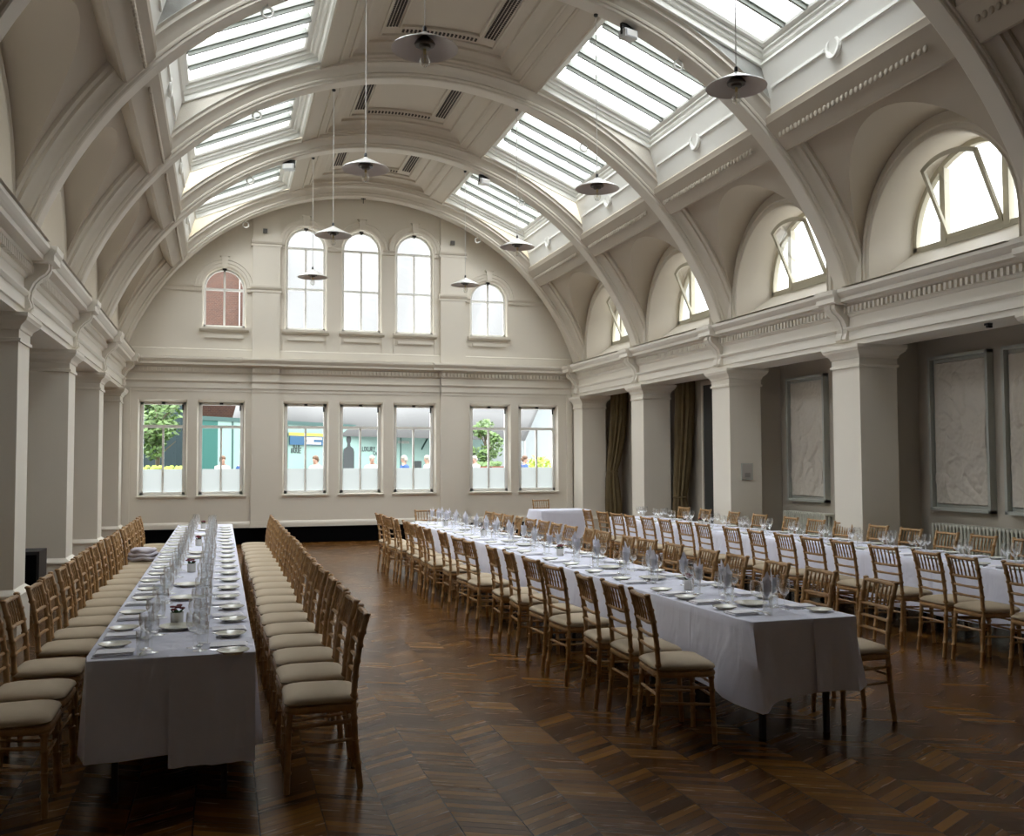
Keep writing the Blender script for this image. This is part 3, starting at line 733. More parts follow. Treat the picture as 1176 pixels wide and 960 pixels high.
def napkin_mesh():
    b = MB()
    for i, (hx_, hy_, dx, z0, h) in enumerate(((.098,.068,0,.0008,.010),(.094,.062,.004,.0112,.009))):
        pr = [(-.006,0),(-.001,.25),(.0,.5),(-.002,.75),(-.008,.94),(-.016,1.0)]
        b.loft([[(x+dx, y, z0 + h*t + (.0015*sin(x*40+i) if t > .5 else 0)) for x, y in rnd_rect(hx_+o, hy_+o, .012, 3)] for o, t in pr], True, True, True)
    return b.mesh('folded_napkin', M['napkin'], 50)
NAPKIN = napkin_mesh()
def cone_napkin():
    """a napkin folded to a point and stood in a glass"""
    b = MB(); n = 14; rings = []
    for r, z, k in ((.012,.10,.0),(.022,.125,.2),(.030,.165,.35),(.034,.20,.5)):
        rings.append([(r*cos(2*PI*i/n)*(1 + .25*k*sin(i*2.7)), r*sin(2*PI*i/n)*(1 + .25*k*cos(i*3.1)), z + k*.055*max(0, cos(2*PI*i/n*2))) for i in range(n)])
    b.loft(rings, True, True)
    b.add([(-.004,-.03,.13),(.006,.03,.13),(.012,.006,.268),(0.014,-.004,.262),(.010,-.028,.20),(-.006,.026,.21)], [(0,1,5,2,3,4)])
    return b.mesh('pointed_napkin', M['napkin'], 0)
CONE = cone_napkin()
def knife_mesh():
    b = MB(); pr = [(-.105,.0055),(-.10,.008),(-.03,.0065),(-.005,.0055),(0,.009),(.05,.0095),(.085,.006),(.10,.001)]
    b.loft([[(x, -w, .0015) for x, w in pr], [(x, w*.6, .001) for x, w in pr], [(x, w*.6, .0032) for x, w in pr], [(x, -w, .0035) for x, w in pr], [(x, -w, .0015) for x, w in pr]], False)
    return b.mesh('knife', M['steel'])
def fork_mesh():
    b = MB(); b.loft([[(x, -w, z) for x, w, z in P] for P in ([(-.095,.006,.002),(-.06,.004,.004),(.0,.0028,.006),(.025,.004,.004),(.04,.010,.002)],)] + [[(x, w, z) for x, w, z in [(-.095,.006,.002),(-.06,.004,.004),(.0,.0028,.006),(.025,.004,.004),(.04,.010,.002)]]], False)
    for k in range(4): y = -.009 + .006*k; b.tube([(.038,y,.003),(.065,y,.0025),(.09,y,.006)], [.0018,.0018,.0008], 5)
    b.tube([(-.095,0,.003),(-.03,0,.006),(.03,0,.005)], [.004,.0025,.003], 6)
    return b.mesh('fork', M['steel'])
def spoon_mesh():
    b = MB(); b.tube([(-.09,0,.003),(-.03,0,.006),(.04,0,.004)], [.005,.0026,.003], 6)
    n = 12; b.loft([[(.065 + .03*r*cos(2*PI*i/n), .019*r*sin(2*PI*i/n), z) for i in range(n)] for r, z in ((1,.006),(.85,.004),(.5,.002),(.05,.0015))], True)
    return b.mesh('spoon', M['steel'])
KNIFE, FORK, SPOON = knife_mesh(), fork_mesh(), spoon_mesh()
TZ = .7445
def item(mesh, name, x, y, rz, label, cat, group, z=TZ, sc=None):
    o = link(name, mesh); o.location = (x, y, z); o.rotation_euler = (0,0,rz)
    if sc: o.scale = (sc,)*3
    return tag(o, label, cat, group)
def make_pot():
    root = empty('flower_pot', '', 'flower pot')
    MB().lathe([(0,.001),(.036,.001),(.037,.004),(.039,.075),(.041,.078),(.0385,.078),(.036,.06),(0,.058)], 20).build('pot', M['pot'], root)
    f = MB(); rnd = random.Random(3)
    for i in range(7):
        a = rnd.uniform(0, 6.28); r = rnd.uniform(.0, .035); x, y, z = r*cos(a), r*sin(a), .095 + rnd.uniform(0,.025)
        for k in range(5):
            t = 2*PI*k/5; f.sphere((x+.009*cos(t), y+.009*sin(t), z), .009, .009, .006, 6, 4)
    f.build('flowers', M['petal'], root)
    g = MB()
    for i in range(9):
        a = rnd.uniform(0, 6.28); r = .045; x, y = cos(a), sin(a)
        g.add([(x*.01,y*.01,.06),(x*.03-y*.012,y*.03+x*.012,.085),(x*r,y*r,.10),(x*.03+y*.012,y*.03-x*.012,.085)], [(0,1,2,3)])
    g.build('leaf_sprig', M['leaf'], root)
    return root
pot0 = make_pot(); used_pot = [False]; GL = []
def place_pot(x, y, label):
    GL.append((x, y)); GL.append((x, y))
    if not used_pot[0]:
        used_pot[0] = True; pot0.location = (x, y, TZ); pot0['label'] = label; pot0['group'] = 'flower pots along the tables'; return pot0
    return dup(pot0, (x, y, TZ), random.uniform(0,6), label, 'flower pots along the tables')

rj = random.Random(11)
def clear_spot(x, y, r=.3):
    return max(((min(math.hypot(x-a, y+d*.02-c) for a, c in GL) - abs(d)*.0004, y+d*.02) for d in range(-14, 15)))[1]
def setting(tname, side, i, n, ex, y, face, full, cone):
    """one place: ex is the table edge, face is +1 when the diner looks towards +x"""
    rz = 0 if face > 0 else PI
    who = '%s place from near end, %s side of %s table' % (ORD[i], side, tname)
    def P(dx, dy): return ex + face*dx, y + face*dy
    def J(a): return rj.uniform(-a, a)
    x, yy = P(.118+J(.008), -.02+J(.01)); item(NAPKIN, 'folded_napkin', x, yy, rz+J(.07), 'white folded napkin, ' + who, 'napkin', 'folded napkins on the tables')
    x, yy = P(.105+J(.015), .185+J(.012)); item(PLATE, 'side_plate', x, yy, 0, 'cream side plate, ' + who, 'plate', 'side plates on the tables')
    x, yy = P(.13+J(.01), -.118+J(.008)); item(KNIFE, 'knife', x, yy, rz+J(.06), 'steel knife, ' + who, 'knife', 'cutlery on the tables')
    x, yy = P(.13+J(.01), .072+J(.006)); item(FORK, 'fork', x, yy, rz+J(.06), 'steel fork, ' + who, 'fork', 'cutlery on the tables')
    if full:
        x, yy = P(.26+J(.008), -.01+J(.01)); item(SPOON, 'spoon', x, yy, PI/2+J(.15), 'steel spoon, ' + who, 'spoon', 'cutlery on the tables')
    x, yy = P(.255+J(.012), -.115+J(.015)); GL.append((x,yy)); item(TUMB, 'tumbler', x, yy, J(3), 'clear tumbler, ' + who, 'glass', 'tumblers on the tables')
    x, yy = P(.305+J(.012), -.04+J(.015)); GL.append((x,yy)); a = item(WINE, 'wine_glass', x, yy, J(3), 'clear outer wine glass, ' + who, 'glass', 'wine glasses on the tables')
    if cone: item(CONE, 'pointed_napkin', x, yy, J(3), 'white pointed napkin in glass, ' + who, 'napkin', 'pointed napkins in glasses')
    x, yy = P(.275+J(.012), .055+J(.015)); GL.append((x,yy)); item(WINE, 'wine_glass', x, yy, J(3), 'clear inner wine glass, ' + who, 'glass', 'wine glasses on the tables', sc=1.06)

def hem1(x, y, w, l):
    if y <= .05: return .262 - .0*x if x < w*.5 else .262
    return .24
# left table
TL = dict(x0=-.645, x1=.170, y0=5.235, y1=16.2)
make_table('left', 'black legged trestle table under the left long cloth', TL['x0'], TL['x1'], TL['y0'], TL['y1'])
make_cloth('white tablecloth on the left long table, split flap at its near end', TL['x0'], TL['x1'], TL['y0'], TL['y1'], 0, lambda x, y, w, l: .25 if y > .05 else .245 + .02*x/w, 1, flap=(.402, .826, .195), flare=.012)
yL = spread([5.40,5.92,6.56,7.22,7.75,8.3,8.8,9.35,9.85,10.35,10.9,11.4,11.9,12.4,12.95,13.45,13.95,14.45,15.0,15.55])
yR = [5.39 + .522*i for i in range(20)]
for i, y in enumerate(yL):
    place_chair(-.985 + .004*(y-5.5) + rj.uniform(-.015,.015), y, rj.uniform(-.05,.05), 'gold wooden banquet chair, %s from the near end, left side of the left table' % ORD[i], 'chairs on the left side of the left table')
    setting('left', 'left', i, 20, TL['x0'], y, 1, i < 6, False)
for i, y in enumerate(yR):
    place_chair(.525 - .002*(y-5.4) + rj.uniform(-.012,.012), y, PI + rj.uniform(-.04,.04), 'gold wooden banquet chair, %s from the near end, right side of the left table' % ORD[i], 'chairs on the right side of the left table')
    setting('left', 'right', i, 20, TL['x1'], y, -1, i < 6, False)
for i, y in enumerate((6.5, 9.2, 12.2, 15.4)):
    place_pot(-.25, clear_spot(-.25, y), 'small metal pot of dark red flowers, %s from the near end of the left table' % ORD[i])
for i, y in enumerate((6.05, 7.55, 8.3, 10.2, 11.2, 13.4, 14.4)):
    item(BPLATE, 'serving_plate', -.235, clear_spot(-.235, y), 0, 'cream serving plate on the centre line, %s from the near end of the left table' % ORD[i], 'plate', 'serving plates along the tables')

# middle table, turned a little
A2 = .0125
TM = dict(x0=3.105, x1=3.85, y0=5.235, y1=15.6)
make_table('middle', 'black legged trestle table under the middle long cloth', TM['x0'], TM['x1'], TM['y0'], TM['y1'], A2)
def hem2(x, y, w, l):
    if y < .05: return .27 + .03*x/w - .06*math.exp(-((x)/.12)**2)
    if x < .05: return .26 - .05*math.exp(-(y/.3)**2)
    return .30
make_cloth('white tablecloth on the middle long table, lapped flap at its near end', TM['x0'], TM['x1'], TM['y0'], TM['y1'], A2, hem2, 2, flap=(.44, .755, .30), fold=.013)
yML = spread([5.55,6.05,6.49,7.21,7.77,8.42,8.92,9.75,10.2,11.05,11.75,12.2,12.7,13.25,13.8,14.4,14.9,15.35])
yMR = spread([5.63,6.28,6.9,7.5,8.02,8.7,9.3,9.75,10.5,10.95,11.5,12.05,12.6,13.1,13.7,14.2,14.7,15.2])
for i, y in enumerate(yML):
    place_chair(2.775 - A2*(y-5.5) + rj.uniform(-.02,.02), y, (-.13 if i == 0 else rj.uniform(-.10,.10)), 'gold wooden banquet chair, %s from the near end, left side of the middle table' % ORD[i], 'chairs on the left side of the middle table')
    setting('middle', 'left', i, 18, TM['x0'] - A2*(y-TM['y0']), y, 1, i < 5, True)
for i, y in enumerate(yMR):
    place_chair(4.12 - A2*(y-5.5) + rj.uniform(-.02,.02), y, PI + rj.uniform(-.10,.10), 'gold wooden banquet chair, %s from the near end, right side of the middle table' % ORD[i], 'chairs on the right side of the middle table')
    setting('middle', 'right', i, 18, TM['x1'] - A2*(y-TM['y0']), y, -1, i < 5, True)
for i, y in enumerate((6.55, 9.6, 12.4, 14.8)):
    place_pot(3.46 - A2*(y-5), clear_spot(3.46 - A2*(y-5), y), 'small metal pot of dark red flowers, %s from the near end of the middle table' % ORD[i])
for i, y in enumerate((6.05, 7.4, 8.5, 10.6, 11.6, 13.4)):
    item(BPLATE, 'serving_plate', 3.48 - A2*(y-5), clear_spot(3.48 - A2*(y-5), y), 0, 'cream serving plate on the centre line, %s from the near end of the middle table' % ORD[i], 'plate', 'serving plates along the tables')
place_chair(3.36, 15.98, -PI/2, 'gold wooden banquet chair at the far head of the middle table', 'chairs at the table heads')

# right table
A3 = .010
TR = dict(x0=6.74, x1=7.50, y0=5.0, y1=15.9)
make_table('right', 'black legged trestle table under the right long cloth', TR['x0'], TR['x1'], TR['y0'], TR['y1'], A3)
make_cloth('white tablecloth on the right long table beside the wall columns', TR['x0'], TR['x1'], TR['y0'], TR['y1'], A3, lambda x, y, w, l: .22, 3)
yRL = spread([5.55,6.14,6.75,7.18,7.8,8.42,8.92,9.43,10.0,10.55,11.3,11.8,12.35,12.9,13.5,14.05,14.6,15.2])
yRR = spread([5.6,6.2,6.8,7.4,7.95,8.55,9.1,9.7,10.3,10.95,11.6,12.2,13.0,13.8,14.7,15.5])
for i, y in enumerate(yRL):
    place_chair(6.33 - .016*(y-5.5) + rj.uniform(-.02,.02), y, rj.uniform(-.09,.09), 'gold wooden banquet chair, %s from the near end, left side of the right table' % ORD[i], 'chairs on the left side of the right table')
    setting('right', 'left', i, 18, TR['x0'] - A3*(y-TR['y0']), y, 1, False, False)
for i, y in enumerate(yRR):
    place_chair(7.765 - A3*(y-5.5) + rj.uniform(-.02,.02), y, PI + rj.uniform(-.08,.08), 'gold wooden banquet chair, %s from the near end, wall side of the right table' % ORD[i], 'chairs on the wall side of the right table')
    setting('right', 'wall', i, 16, TR['x1'] - A3*(y-TR['y0']), y, -1, False, False)
place_pot(7.03, clear_spot(7.03, 13.2), 'small metal pot of dark red flowers standing on the right table')

# small table by the end wall
ST_ = dict(x0=6.15, x1=7.25, y0=18.35, y1=19.1)
make_table('small', 'small trestle table under a cloth by the end wall', ST_['x0'], ST_['x1'], ST_['y0'], ST_['y1'])
make_cloth('white tablecloth on the small table by the end wall', ST_['x0'], ST_['x1'], ST_['y0'], ST_['y1'], 0, lambda x, y, w, l: .05 + .40*(abs(x-w/2)/(w/2))**2, 5, fold=.02)
place_chair(6.60, 19.42, -PI/2, 'gold wooden banquet chair behind the small table by the end wall', 'chairs at the table heads')

# folded shawl left on a seat
b = MB(); n = 16
for k, (rx, ry, z, h) in enumerate(((.19,.17,.51,.05),(.18,.16,.555,.05),(.15,.15,.60,.055))):
    rings = []
    for q, e in ((0,.9),(.3,1.0),(.7,1.0),(1,.82)):
        rings.append([(rx*e*cos(2*PI*i/n)*(1+.07*sin(3*i+k)), ry*e*sin(2*PI*i/n)*(1+.06*cos(2*i+k)), z + h*q + .012*sin(i*1.7+k)) for i in range(n)])
    b.loft(rings, True, True, True)
o = b.build('folded_shawl', M['shawl'], None, smooth=80); o.location = (-.93, yL[14], .004); tag(o, 'pale mauve shawl folded on a chair seat at the left table', 'shawl')

# ------------------------------------------------------------------ pendant lamps
def make_lamp():
    root = empty('pendant_lamp', '', 'lamp')
    MB().lathe([(.012,.150),(.02,.148),(.03,.136),(.10,.102),(.20,.052),(.262,.021),(.270,.012),(.272,.008)], 40).build('lamp_shade', M['enamel'], root, smooth=60)
    MB().lathe([(.271,.0075),(.262,.015),(.20,.044),(.10,.092),(.03,.125)], 40).build('shade_lining', M['grey'], root, smooth=60)
    MB().lathe([(.0,.118),(.03,.115),(.075,.07),(.085,.05),(.08,.036),(.05,.034),(.046,.012),(.03,.008),(0,.008)], 20).build('bulb_holder', M['brass'], root)
    MB().lathe([(.022,.010),(.024,-.03),(.040,-.07),(.044,-.095),(.036,-.122),(.018,-.137),(0,-.140)], 18).build('bulb', M['bulb'], root, smooth=70)
    f = MB()
    for t in (-1,1): f.tube([(t*.006,0,.0),(t*.008,0,-.06),(0,t*.012,-.09)], .0022, 5)
    f.lathe([(.012,.01),(.012,-.03),(.0,-.035)], 8); f.build('filament', M['bulbfil'], root)
    MB().lathe([(.008,.20),(.016,.19),(.018,.15),(.010,.142)], 10).build('cable_grip', M['iron'], root)
    MB().tube([(0,0,.19),(0,0,2.20)], .0055, 6).build('cable', M['cable'], root)
    h = MB().lathe([(0,2.21),(.028,2.205),(.028,2.185),(.012,2.17),(0,2.17)], 10); h.build('ceiling_hook', M['iron'], root)
    return root
lamp0 = make_lamp(); first = True; LZ = 5.075
where = {-2: 'nearest', -1: 'second', 0: 'third', 1: 'fourth', 2: 'farthest'}
for k in (-1, 0, 1, 2):
    for s, side in ((-1,'left'), (1,'right')):
        lab = 'white disc pendant lamp on a long cable, %s of the %s row' % ({-1:'nearest',0:'second',1:'third',2:'farthest'}[k], side)
        x = XC + s*1.425 - (.01 if s < 0 else .01); y = ribY(k)
        if first: o = lamp0; o.location = (x, y, LZ); o['label'] = lab; o['group'] = 'pendant lamps under the ribs'; first = False
        else: o = dup(lamp0, (x, y, LZ), 0, lab, 'pendant lamps under the ribs')

# spotlights, rings and small fittings on the ribs
def spot(x, y, label, aim):
    r = math.hypot(x-XC, 0); z = ZC + math.sqrt(5.14**2 - (x-XC)**2)
    root = empty('spotlight', label, 'spotlight', (x, y, z), aim, 'spotlights under the ribs')
    MB().box(-.10,.10,-.07,.06,-.155,-.05).box(-.085,.085,-.085,-.07,-.145,-.06).build('lamp_case', M['spot'], root, smooth=0)
    MB().box(-.11,-.10,-.015,.015,-.11,.0).box(.10,.11,-.015,.015,-.11,.0).box(-.11,.11,-.02,.02,-.03,.03).build('bracket', M['iron'], root, smooth=0)
    MB().box(-.075,.075,-.088,-.084,-.135,-.07).build('lamp_glass', M['enamel'], root, smooth=0)
for x, k, lab in ((4.83,0,'grey floodlight under the second rib above the near skylight'), (4.77,2,'grey floodlight under the far rib, right side'), (1.12,2,'grey floodlight under the far rib, left side')):
    spot(x, ribY(k), lab, .3 if x > XC else -.3)
for k in (0,1,2,3):
    for s, sd in ((-1,'left'),(1,'right')):
        x = XC + s*2.54; z = ZC + math.sqrt(5.14**2 - 2.54**2)
        b = MB(); b.torus((0,0,-.075), .06, .014, 'y', 20, 6); b.tube([(0,0,-.02),(0,0,.06)], .01, 6)
        o = b.build('hanging_ring', M['enamel']); o.location = (x, ribY(k), z)
        tag(o, 'pale ring hanging under the %s rib, %s half of the vault' % (('second','third','fourth','last')[k], sd), 'ring', 'rings under the ribs')
b = MB(); b.tube([(0,0,.06),(0,0,-.10)], .009, 6); b.tube([(-.05,0,.0),(.05,0,.0)], .012, 6)
o = b.build('ceiling_bracket', M['iron']); o.location = (2.93, ribY(3), ZC + R0 - .02); tag(o, 'small black bracket at the crown of the last rib', 'bracket')
for x, sd in ((.86,'left'),(5.02,'right')):
    b = MB(); b.box(-.045,.045,-.05,0,-.045,.045); b.lathe([(.0,0)],3) if False else None
    b.box(-.03,.03,-.055,-.05,-.03,.03)
    o = b.build('wall_sensor', M['brass'], smooth=0); o.location = (x, YE-.075, 6.74); tag(o, 'small dark square sensor high on the %s end wall pilaster' % sd, 'sensor', 'sensors on the end wall')
b = MB(); b.box(-.03,.03,-.03,.03,-.025,0); b.box(-.02,.04,-.018,.018,-.05,-.025); o = b.build('ceiling_sensor', M['iron'], smooth=0); o.location = (8.1, 8.55, 3.24); tag(o, 'small black sensor under the right beam above the framed reliefs', 'sensor')

# ------------------------------------------------------------------ things along the right wall
def relief(yc, label, seed):
    root = empty('relief_panel', label, 'wall panel', (WX, yc, 1.08), 0, 'framed plaster reliefs')
    w, h, d = .515, 2.0, .10
    f = MB()
    for y0, y1, z0, z1 in ((-w,-w+.04,0,h),(w-.04,w,0,h),(-w,w,h-.04,h),(-w,w,0,.04)): f.box(-d, -.0, y0, y1, z0, z1)
    f.build('frame', M['panelframe'], root, smooth=0)
    rnd = random.Random(seed); NX, NZ = 84, 160; b = MB(); vs = []
    blobs = []
    for i in range(16):                              # low rounded forms, like draped figures
        blobs.append((rnd.uniform(-.36,.36), rnd.uniform(.2,h-.4)**1.0, rnd.uniform(.05,.13), rnd.uniform(.10,.34), rnd.uniform(-.9,.9), rnd.uniform(.014,.036)))
    for j in range(NZ+1):
        for i in range(NX+1):
            y = -w+.075 + (2*w-.15)*i/NX; z = .085 + (h-.17)*j/NZ; e = 0
            for by, bz, ry, rz_, an, am in blobs:
                dy, dz = y-by, z-bz; u = dy*cos(an)+dz*sin(an); v = -dy*sin(an)+dz*cos(an); q = (u/ry)**2 + (v/rz_)**2
                if q < 1: e = max(e, am*math.sqrt(1-q))
            nn = noise.noise(Vector((y*6+seed, z*6, seed*.7)))
            e += .016*max(0, nn)*min(1, 1.6-z*.6) + .006*noise.noise(Vector((y*22, z*22, seed)))
            e += .022*(1-min(1, 9*abs(noise.noise(Vector((y*2.6+seed*3, z*2.6, seed*1.3))))))*max(0, .25+noise.noise(Vector((y*3, z*3, seed*2.1))))
            if i in (0,NX) or j in (0,NZ): e = -.02
            vs.append((-.062 - e, y, z))
    fs = [(j*(NX+1)+i, j*(NX+1)+i+1, (j+1)*(NX+1)+i+1, (j+1)*(NX+1)+i) for j in range(NZ) for i in range(NX)]
    b.add(vs, fs); b.build('relief', M['plaster'], root, smooth=60)
    MB().box(-.03, -.0, -w+.03, w-.03, .03, h-.03).build('backboard', M['panelframe'], root, smooth=0)
relief(13.27, 'pale plaster relief in a grey frame, between the second and third columns', 4)
relief(9.95, 'pale plaster relief in a grey frame, nearer the last row of lunette windows', 9)
relief(8.70, 'pale plaster relief in a grey frame, cut by the right photo edge', 13)
def radiator(y0, y1, label):
    root = empty('radiator', label, 'radiator', (WX-.05, (y0+y1)/2, .0), 0, 'column radiators under the reliefs')
    n = int((y1-y0)/.06)
    for i in range(n):
        y = y0 - (y0+y1)/2 + (i+.5)*(y1-y0)/n; b = MB()
        for x in (-.035,-.105,-.175): b.tube([(x,y,.12),(x,y,.90)], .019, 8)
        b.tube([(-.02,y,.90),(-.19,y,.90)], .024, 8); b.tube([(-.02,y,.13),(-.19,y,.13)], .024, 8)
        b.build('radiator_column', M['radiator'], root)
    b = MB(); b.tube([(-.105,y0-(y0+y1)/2,.13),(-.105,y1-(y0+y1)/2,.13)], .014, 8)
    for y in (y0+.08, y1-.08): b.box(-.16,-.05,y-(y0+y1)/2-.02,y-(y0+y1)/2+.02,0,.12)
    b.build('pipe', M['radiator'], root)
radiator(12.55, 13.72, 'pale column radiator under the relief between second and third columns')
radiator(8.15, 10.30, 'long pale column radiator under the two nearer reliefs')
# tied curtains beside the far openings, and the dark doorway
def curtain(yc, label, tie, lean):
    root = empty('curtain', label, 'curtain', (8.80, yc, 0), 0, 'tied curtains in the right aisle')
    n = 64; rings = []
    for z in [3.34 - .08*i for i in range(int((3.34-.04)/.08)+1)]:
        t = (3.34-z)/(3.34-tie); 
        if z >= tie: wx = .175*(1-.30*t**2); wy = .15*(1-.25*t**2); off = lean*t*t
        else:
            u = (tie-z)/tie; wx = .124*(1+.35*min(1,u*2.2)); wy = .11*(1+.35*min(1,u*2.2)); off = lean*(1-.3*u)
        amp = .20 if z > tie+.1 or z < tie-.12 else .12
        rings.append([((wx*(1+amp*sin(11*a+1.3*sin(z*1.1))) )*cos(a) - off, wy*(1+amp*sin(11*a+1.3*sin(z*1.1)))*sin(a), z) for a in [2*PI*i/n for i in range(n)]])
    MB().loft(rings, True, True, True).build('drape', M['curtain'], root, smooth=70)
    MB().torus((-lean, 0, tie), .128, .018, 'z', 24, 6).build('tie_band', M['curtain'], root)
    MB().tube([(-.22,0,3.36),(.24,0,3.36)], .018, 8).build('pole', M['iron'], root)
curtain(17.18, 'olive brown curtain tied back between the third and fourth columns', 1.02, .13)
curtain(20.45, 'olive brown curtain tied back beyond the fourth column', 1.50, .20)
root = bpy.data.objects.new('door_1', None); COL.objects.link(root); root['kind'] = ST; root.location = (WX, 16.05, 0)
f = MB()
for y0, y1, z0, z1 in ((-.75,-.68,0,3.28),(.68,.75,0,3.28),(-.75,.75,3.20,3.28)): f.box(-.05,.02,y0,y1,z0,z1)
f.build('door_frame', M['trim'], root, smooth=0)
d = MB(); d.box(-.03,-.005,-.68,.68,0,3.2)
for y0 in (-.6,.08):
    for z0, z1 in ((.25,1.35),(1.55,3.0)): d.box(-.038,-.03,y0,y0+.52,z0,z1)
d.build('door_leaf', M['doorgrey'], root, smooth=0)
MB().box(-.06,-.03,.02,.05,1.0,1.25).build('door_handle', M['brass'], root, smooth=0)
# information plaque on the third column
root = empty('wall_plaque', 'small grey framed plaque on the camera side of the second column', 'plaque', (8.225, Y0+L-.0, 1.555))
MB().box(-.105,.105,-.02,0,-.135,.135).build('frame', M['panelframe'], root, smooth=0)
MB().box(-.088,.088,-.024,-.02,-.118,.118).build('card', M['plaque'], root, smooth=0)
MB().box(-.05,.05,-.026,-.024,-.095,-.02).build('print', M['print'], root, smooth=0)
# black cabinet behind the left chairs
root = empty('black_cabinet', 'black boxy speaker cabinet beside the left column bases', 'cabinet', (-2.30, 12.9, 0))
MB().box(-.23,.23,-.26,.26,.0,.68).build('case', M['iron'], root, smooth=0)
MB().box(-.20,.20,-.272,-.26,.04,.64).build('grille', M['black'], root, smooth=0)

# ------------------------------------------------------------------ the courtyard beyond the end windows
OG = .35
o = MB().box(-14,30,YE+.5,64,OG-.3,OG).build('ground', M['paving'], kind=ST)
def frame_at(p0, p1):
    d = Vector((p1[0]-p0[0], p1[1]-p0[1], 0)); return math.atan2(d.y, d.x), d.length
# hoarding: one long run of boards, turning away to the right
HP = Vector((-.72, 30.3)); HQ = Vector((11.9, 44.0))
ang, HL = frame_at(HP, HQ)
root = empty('hoarding', 'long mint green hoarding across the courtyard with dark top rail and printed lettering', 'hoarding', (HP.x, HP.y, OG), ang)
MB().box(0,.85,-.04,.04,0,2.75).build('teal_board', M['teal'], root, smooth=0)
MB().box(.85,HL,-.04,.04,0,2.72).build('board', M['mint'], root, smooth=0)
MB().box(0,HL,-.07,.07,2.68,2.80).build('top_rail', M['rail'], root, smooth=0)
for x in (1.5, 4.15, 6.9, 11.3): MB().box(x-.03,x+.03,-.06,-.04,0,2.70).build('post', M['rail'], root, smooth=0)
def text(body, size, x, z, parent, m, off=-.055):
    cu = bpy.data.curves.new('lettering', 'FONT'); cu.body = body; cu.size = size; cu.extrude = .004; cu.align_x = 'CENTER'
    o = bpy.data.objects.new('lettering', cu); COL.objects.link(o); dg = bpy.context.evaluated_depsgraph_get()
    me = bpy.data.meshes.new_from_object(o.evaluated_get(dg)); bpy.data.objects.remove(o)
    me.materials.clear(); me.materials.append(m)
    q = link('lettering', me, parent); q.location = (x, off, z); q.rotation_euler = (PI/2, 0, 0); return q
HOARD = root
def hx(px):                                            # where a sight line through this column meets the hoarding, in its own x
    yawv = .29443; t = yawv + math.atan((px-588)/1100); d = Vector((sin(t), cos(t))); e = (HQ-HP).normalized()
    den = d.x*e.y - d.y*e.x
    return (HP.x*d.y - HP.y*d.x)/(d.x*e.y - d.y*e.x) if abs(den) > 1e-9 else 0
def hz(px, py):
    x = hx(px); e = (HQ-HP).normalized(); P = HP + e*x
    depth = P.x*sin(.29443) + P.y*cos(.29443); return 1.728 + (535.5 - (px-330)*.004 - py)/1100*depth - OG
# painted silhouette and lettering on the boards
x0, x1 = hx(393), hx(405.5); zt = hz(399, 504); xm = (x0+x1)/2; hw = (x1-x0)/2
P = [(x0,0),(x1,0),(x1,zt-.62),(x1-.05,zt-.50),(xm+.10,zt-.40),(xm+.08,zt-.30)] + [(xm+.15*cos(a), zt-.16+.16*sin(a)) for a in (-.6,-.1,.4,.9,1.57,2.2,2.7,3.2,3.7)] + [(xm-.08,zt-.30),(xm-.10,zt-.42),(x0+.03,zt-.52),(x0,zt-.66)]
b = MB(); b.prism(P, 'y', -.052, -.041); b.build('painted_silhouette', M['ink'], HOARD, smooth=0)
text('ILLIC', .21, hx(340), hz(340,518.9), HOARD, M['ink']); text('IRRIE', .25, hx(338.5), hz(338,524.5), HOARD, M['ink'])
text('LUXURY', .27, hx(421), hz(421,522.5), HOARD, M['ink']); text('CA', .2, hx(429.5), hz(430,526.6), HOARD, M['ink'])
text('EXHIBITION', .16, hx(462), hz(462,513.5), HOARD, M['plaque'])
x = hx(483); b = MB(); b.tube([(x,-.06,hz(480,520)),(x+.45,-.06,hz(480,508)),(x+.5,-.06,hz(480,500))], .035, 6); b.build('diagonal_brace', M['rail'], HOARD)
# banner in front of the boards
X0, X1 = hx(329), hx(373); zt, zb = hz(350,501.5), hz(350,515.2)
e = (HQ-HP).normalized(); bx = (X0+X1)/2; nrm2 = Vector((e.y, -e.x))
root = empty('banner', 'blue and yellow banner with white lines of print on the hoarding', 'banner', ((HP + e*bx + nrm2*.10).x, (HP + e*bx + nrm2*.10).y, OG), ang)
w2 = (X1-X0)/2; hh = zt - zb
MB().box(-w2,w2,-.01,.01,zt-hh*.26,zt).build('yellow_band', M['yellow'], root, smooth=0)
MB().box(-w2*.96,w2*.92,-.012,.012,zb,zt-hh*.26).build('blue_field', M['blue'], root, smooth=0)
b = MB()
for q, (a, c) in enumerate(((-.25,.7),(-.1,.25),(-.2,.65))): b.box(w2*a, w2*c, -.02,-.012, zt-hh*(.42+.2*q)-.05, zt-hh*(.42+.2*q)+.03)
b.build('print_lines', M['white'], root, smooth=0)
root = empty('sign_board', 'small yellow and blue sign board under the banner', 'sign', ((HP + e*hx(355) + nrm2*.9).x, (HP + e*hx(355) + nrm2*.9).y, OG), ang)
MB().box(-.26,.22,-.02,.02,1.1,1.75).build('yellow_panel', M['yellow'], root, smooth=0); MB().box(-.26,.22,-.02,.02,.25,1.1).build('blue_panel', M['blue'], root, smooth=0)
for x in (-.22,.18): MB().box(x-.02,x+.02,-.015,.015,0,.3).build('leg', M['iron'], root, smooth=0)
